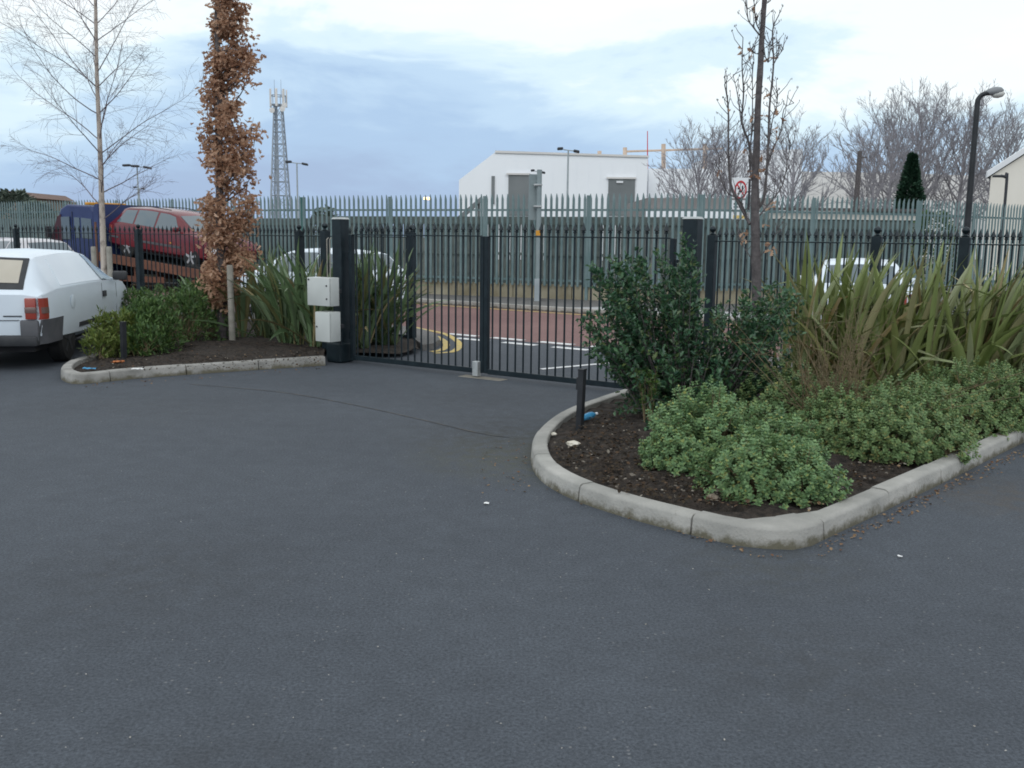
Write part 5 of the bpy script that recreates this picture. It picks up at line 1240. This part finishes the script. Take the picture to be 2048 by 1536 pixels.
MB().bbox((cx + .04, pd_ - .02, zt3), (ww, .03, .24), bev=.004).build('notice_plate', m_signw, pg, pb); MB().box((cx + .03, pd_ - .037, zt3 - .04), (ww * .8, .003, .09)).build('yellow_panel', m_signy, pg, pb)

# black street lamp at right
ld = 12.4; lb2 = at_n(1932, RAIL_N + 1.0); ld = lb2.y; lb2 = A(1932, 480, ld); lb2.z = .09; ltop = A(1956, 205, ld)
lamp_r = thing('street_lamp', 'tall black street lamp with glass bowl head at right', 'street lamp', lb2)
zt4 = ltop.z - .09
MB().tube([lb2, lb2 + Vector((0, 0, 1.5)), lb2 + Vector((0, 0, 1.52)), lb2 + Vector((0, 0, zt4))], [.055, .053, .036, .028], 12).build('column', m_blackm, lamp_r, lb2, smooth=True)
e = lb2 + Vector((0, 0, zt4)); MB().tube(smoothpts([e, e + Vector((.008, 0, .04)), e + Vector((.04, -.01, .08)), e + Vector((.10, -.02, .10))], 4), [.028, .028, .028, .027, .027, .026, .025, .025, .025, .025, .025, .025, .025], 10).build('bracket', m_blackm, lamp_r, lb2, smooth=True)
hc = e + Vector((.155, -.02, .115)); ax_ = Vector((1, -.1, .12)).normalized()
MB().lathe(hc - ax_ * .11, [(.02, .03), (.032, .05), (.043, .09), (.047, .14), (.036, .19), (.01, .215)], 14, axis=ax_).build('lamp_head', mat('lamp_canopy_grey', (.22, .23, .24), None, 1, .5), lamp_r, lb2, smooth=True)
MB().lathe(hc + Vector((.025, 0, -.03)) - ax_ * .045, [(.01, 0), (.035, .025), (.043, .07), (.035, .115), (.01, .14)], 14, axis=ax_).build('glass_bowl', mat('lamp_bowl', (.55, .55, .52), None, 1, .2), lamp_r, lb2, smooth=True)
# hooked wall-side lamp by the house
hd_ = 30.0; hb3 = A(2003, 480, hd_); hb3.z = 0; zt5 = A(2003, 365, hd_).z
h3 = thing('hooked_lamp', 'thin hooked lamp column in front of the cream house', 'street lamp', hb3)
MB().tube(smoothpts([hb3, hb3 + Vector((0, 0, zt5)), hb3 + Vector((-.06, 0, zt5 + .16)), hb3 + Vector((-.2, 0, zt5 + .2))], 4), .045, 8).build('column', m_lampdark, h3, hb3, smooth=True); MB().bbox(hb3 + Vector((-.3, 0, zt5 + .19)), (.26, .16, .07), bev=.02).build('lamp_head', m_lampdark, h3, hb3)
# utility pole
ub = A(1706, 480, 40); ub.z = 0; zu = A(1709, 302, 40).z; up_ = thing('utility_pole', 'dark wooden utility pole left of the tall bare trees', 'pole', ub)
MB().tube([ub, ub + Vector((.05, 0, zu))], [.14, .10], 8).build('pole', m_bark, up_, ub, smooth=True); MB().box(ub + Vector((.18, 0, zu - .25)), (.3, .05, .05)).build('bracket', m_bark, up_, ub)
# lit sodium lamp far away
sb_ = A(852, 397, 110); sbz = sb_.z; s0_ = Vector((sb_.x, sb_.y, 0)); lt = thing('lit_lamp', 'far lit orange lamp above the palisade tops', 'street lamp', s0_)
MB().tube([s0_, Vector((sb_.x, sb_.y, sbz))], .08, 6).build('column', m_lampgrey, lt, s0_); em = emat('sodium_glow', (1.0, .62, .25), 3.0)
MB().bbox((sb_.x + .1, sb_.y, sbz), (.75, .3, .28), bev=.08).build('lamp_head', em, lt, s0_)

# ------------------------------------------------------------------ small things in the beds and on the tarmac
def bollard(label, px, pyt, pyb, plate):
    b = G(px, pyb, .06); top = A(px + 3, pyt, b.y).z - .06; t = thing('short_post', label, 'post', b, group='short black posts in the beds')
    lean = Vector((.025, 0, 1)).normalized(); axx = Vector((.87, -.5, 0)); ayy = Vector((.5, .87, 0))
    MB().bbox(b + lean * top / 2, (.048, .062, top), axx, ayy, lean, bev=.004).build('shaft', m_blackm, t, b)
    MB().bbox(b + lean * (top + .004), (.054, .068, .012), axx, ayy, lean, bev=.003).build('cap', m_blackm, t, b)
    if plate: MB().bbox(b + lean * top * .78 - axx * .032, (.014, .05, .1), axx, ayy, lean, bev=.003).build('side_plate', m_blackm, t, b)
bollard('short black post in the right bed near the curved kerb', 1159, 740, 862, True)
bollard('short black post among the shrubs of the left bed', 248, 645, 724, False)
def pebble(label, name, px, py, size, m, z=.1, cat='stone'):
    c = G(px, py, z); bm = bmesh.new(); bmesh.ops.create_icosphere(bm, subdivisions=2, radius=1)
    for q in bm.verts: q.co = Vector((q.co.x * size[0], q.co.y * size[1], q.co.z * size[2])) * (1 + .18 * math.sin(7 * q.co.x + 3 * q.co.y) + rnd.uniform(-.08, .08))
    me = bpy.data.meshes.new(name); bm.to_mesh(me); bm.free(); me.materials.append(m); o = bpy.data.objects.new(name, me); COL.objects.link(o); o.location = c; return tag(o, label, cat)
pebble('cream flat stone on the soil below the short black post', 'stone', 1146, 887, (.05, .04, .022), m_stone, .115)
pebble('brown stone on the soil at the foot of the bright mound', 'stone', 1426, 995, (.035, .03, .024), m_brownstone, .105)
pebble('small pale stone inside the curved kerb edge', 'stone', 1108, 868, (.022, .018, .014), m_stone, .10)
bo = G(1178, 832, .12); bt = thing('plastic_bottle', 'crushed blue plastic bottle lying behind the short black post', 'bottle', bo); axb = Vector((.75, .6, .12)).normalized()
MB().lathe(bo - axb * .1, [(.022, 0), (.03, .02), (.026, .06), (.031, .10), (.028, .14), (.012, .17)], 10, axis=axb).build('body', m_blue, bt, bo, smooth=True); MB().lathe(bo + axb * .07, [(.012, 0), (.013, .025)], 8, axis=axb).build('cap', m_signw, bt, bo)
def crumple(label, name, px, py, z, s, m, cat):
    c = G(px, py, z); mb = MB(); n = 6
    for j in range(n):
        for i in range(n): mb.v.append((c.x + (i / (n - 1) - .5) * s[0] + rnd.uniform(-.15, .15) * s[0] / n, c.y + (j / (n - 1) - .5) * s[1], c.z + rnd.uniform(0, s[2])))
    for j in range(n - 1):
        for i in range(n - 1): mb.f.append((j * n + i, j * n + i + 1, (j + 1) * n + i + 1, (j + 1) * n + i))
    o = mb.build(name, m, org=c); sol = o.modifiers.new('thick', 'SOLIDIFY'); sol.thickness = .002; return tag(o, label, cat)
crumple('crumpled dark blue crisp packet by the right hand kerb', 'crisp_packet', 1828, 912, .11, (.09, .1, .04), mat('navy_wrapper', (.05, .08, .25), (.45, .5, .6), 30, .3, lo=.5, hi=.6), 'wrapper')
crumple('blue wrapper on the soil at the left bed corner', 'sweet_wrapper', 180, 738, .1, (.14, .07, .02), m_blue, 'wrapper')
crumple('white paper scrap on top of the left kerb', 'paper_scrap', 275, 738, .118, (.12, .05, .01), m_paper, 'paper')
crumple('orange brown fallen leaf in the left bed corner', 'fallen_leaf', 236, 726, .11, (.14, .07, .03), mat('orange_leaf', (.4, .14, .05), None, 1, .8), 'leaf')
crumple('pale grey paper scrap on tarmac left of the curved kerb', 'paper_scrap', 973, 1007, .005, (.03, .03, .008), m_paper, 'paper')
crumple('tiny white paper scrap on tarmac right of the kerb corner', 'paper_scrap', 1800, 1114, .005, (.02, .02, .008), m_paper, 'paper')
def scatter(name, label, cat, pts, size, m, tmpl=T_OVAL, fc=F_OVAL):
    n = len(pts); P2 = np.array(pts, float); D2 = runit(n); D2[:, 2] *= .25; N2 = np.tile([0, 0, 1.], (n, 1)) + nr.normal(size=(n, 3)) * .35; s = nr.uniform(size[0], size[1], n)
    o = leafobj(name, [leaves(P2, D2, N2, s, s * .7, tmpl, fc)], m, None, (0, 0, 0)); return tag(o, label, cat, kind='stuff')
lit = []
for i in range(280):
    t = rnd.random() ** .8; px = 1640 + 420 * t + rnd.gauss(0, 12); py = 1085 - (px - 1640) * .472 + abs(rnd.gauss(0, 13)) * (1.2 - .4 * t) + 2; q = G(px, py, .008); lit.append(tuple(q))
for i in range(70): px = rnd.uniform(1610, 1990); q = G(px, 1030 - (px - 1610) * .47 - rnd.uniform(5, 55), .125); lit.append(tuple(q))
for i in range(60): px = rnd.uniform(330, 650); q = G(px, rnd.uniform(684, 716), .13); lit.append(tuple(q))
for i in range(60): q = G(rnd.uniform(960, 1062), rnd.uniform(880, 985), .008); lit.append(tuple(q))
for i in range(60): px = rnd.uniform(160, 650); q = G(px, 770 - (px - 160) * .076 + abs(rnd.gauss(0, 4)), .008); lit.append(tuple(q))
for i in range(70): px = rnd.uniform(1090, 1560); py = 966 + (px - 1090) * .33 + abs(rnd.gauss(0, 8)); q = G(px, min(py, 1112), .008); lit.append(tuple(q))
scatter('leaf_litter', 'scattered dead leaf crumbs on tarmac and soil along the kerbs', 'leaf litter', lit, (.010, .028), l_litter)
chp = []; sg_r = [(1105, 890), (1118, 925), (1250, 985), (1455, 1015), (1540, 1010), (1500, 960), (1400, 900), (1290, 870), (1240, 815), (1180, 830)]
while len(chp) < 2200:
    px, py = rnd.uniform(1090, 1660), rnd.uniform(810, 1040)
    if in_poly(px, py, sg_r): q = G(px, py, .118 + rnd.uniform(-.012, .012)); chp.append(tuple(q))
for i in range(800): px = rnd.uniform(1610, 2000); q = G(px, 1032 - (px - 1610) * .47 - rnd.uniform(8, 62), .112 + rnd.uniform(-.01, .012)); chp.append(tuple(q))
for i in range(900): px = rnd.uniform(160, 640); q = G(px, rnd.uniform(690, 738), .115); chp.append(tuple(q))
scatter('soil_debris', 'twigs bark chips and stone crumbs covering the bed soil', 'debris', chp, (.010, .034), leafmat('soil_chip', [(.015, .011, .008), (.03, .022, .016), (.06, .045, .03), (.04, .03, .02), (.11, .07, .045), (.03, .022, .016), (.28, .25, .21)], .9, .1, 0))
gr = []
for i in range(240):
    px, py = rnd.uniform(0, 2048), 780 + 756 * rnd.random() ** 1.2; q = G(px, py, .006)
    if (q.x > .1 and q.y > 4.7): continue
    gr.append(tuple(q))
scatter('grit', 'tiny pale grit specks scattered over the tarmac', 'grit', gr, (.003, .009), l_chips)
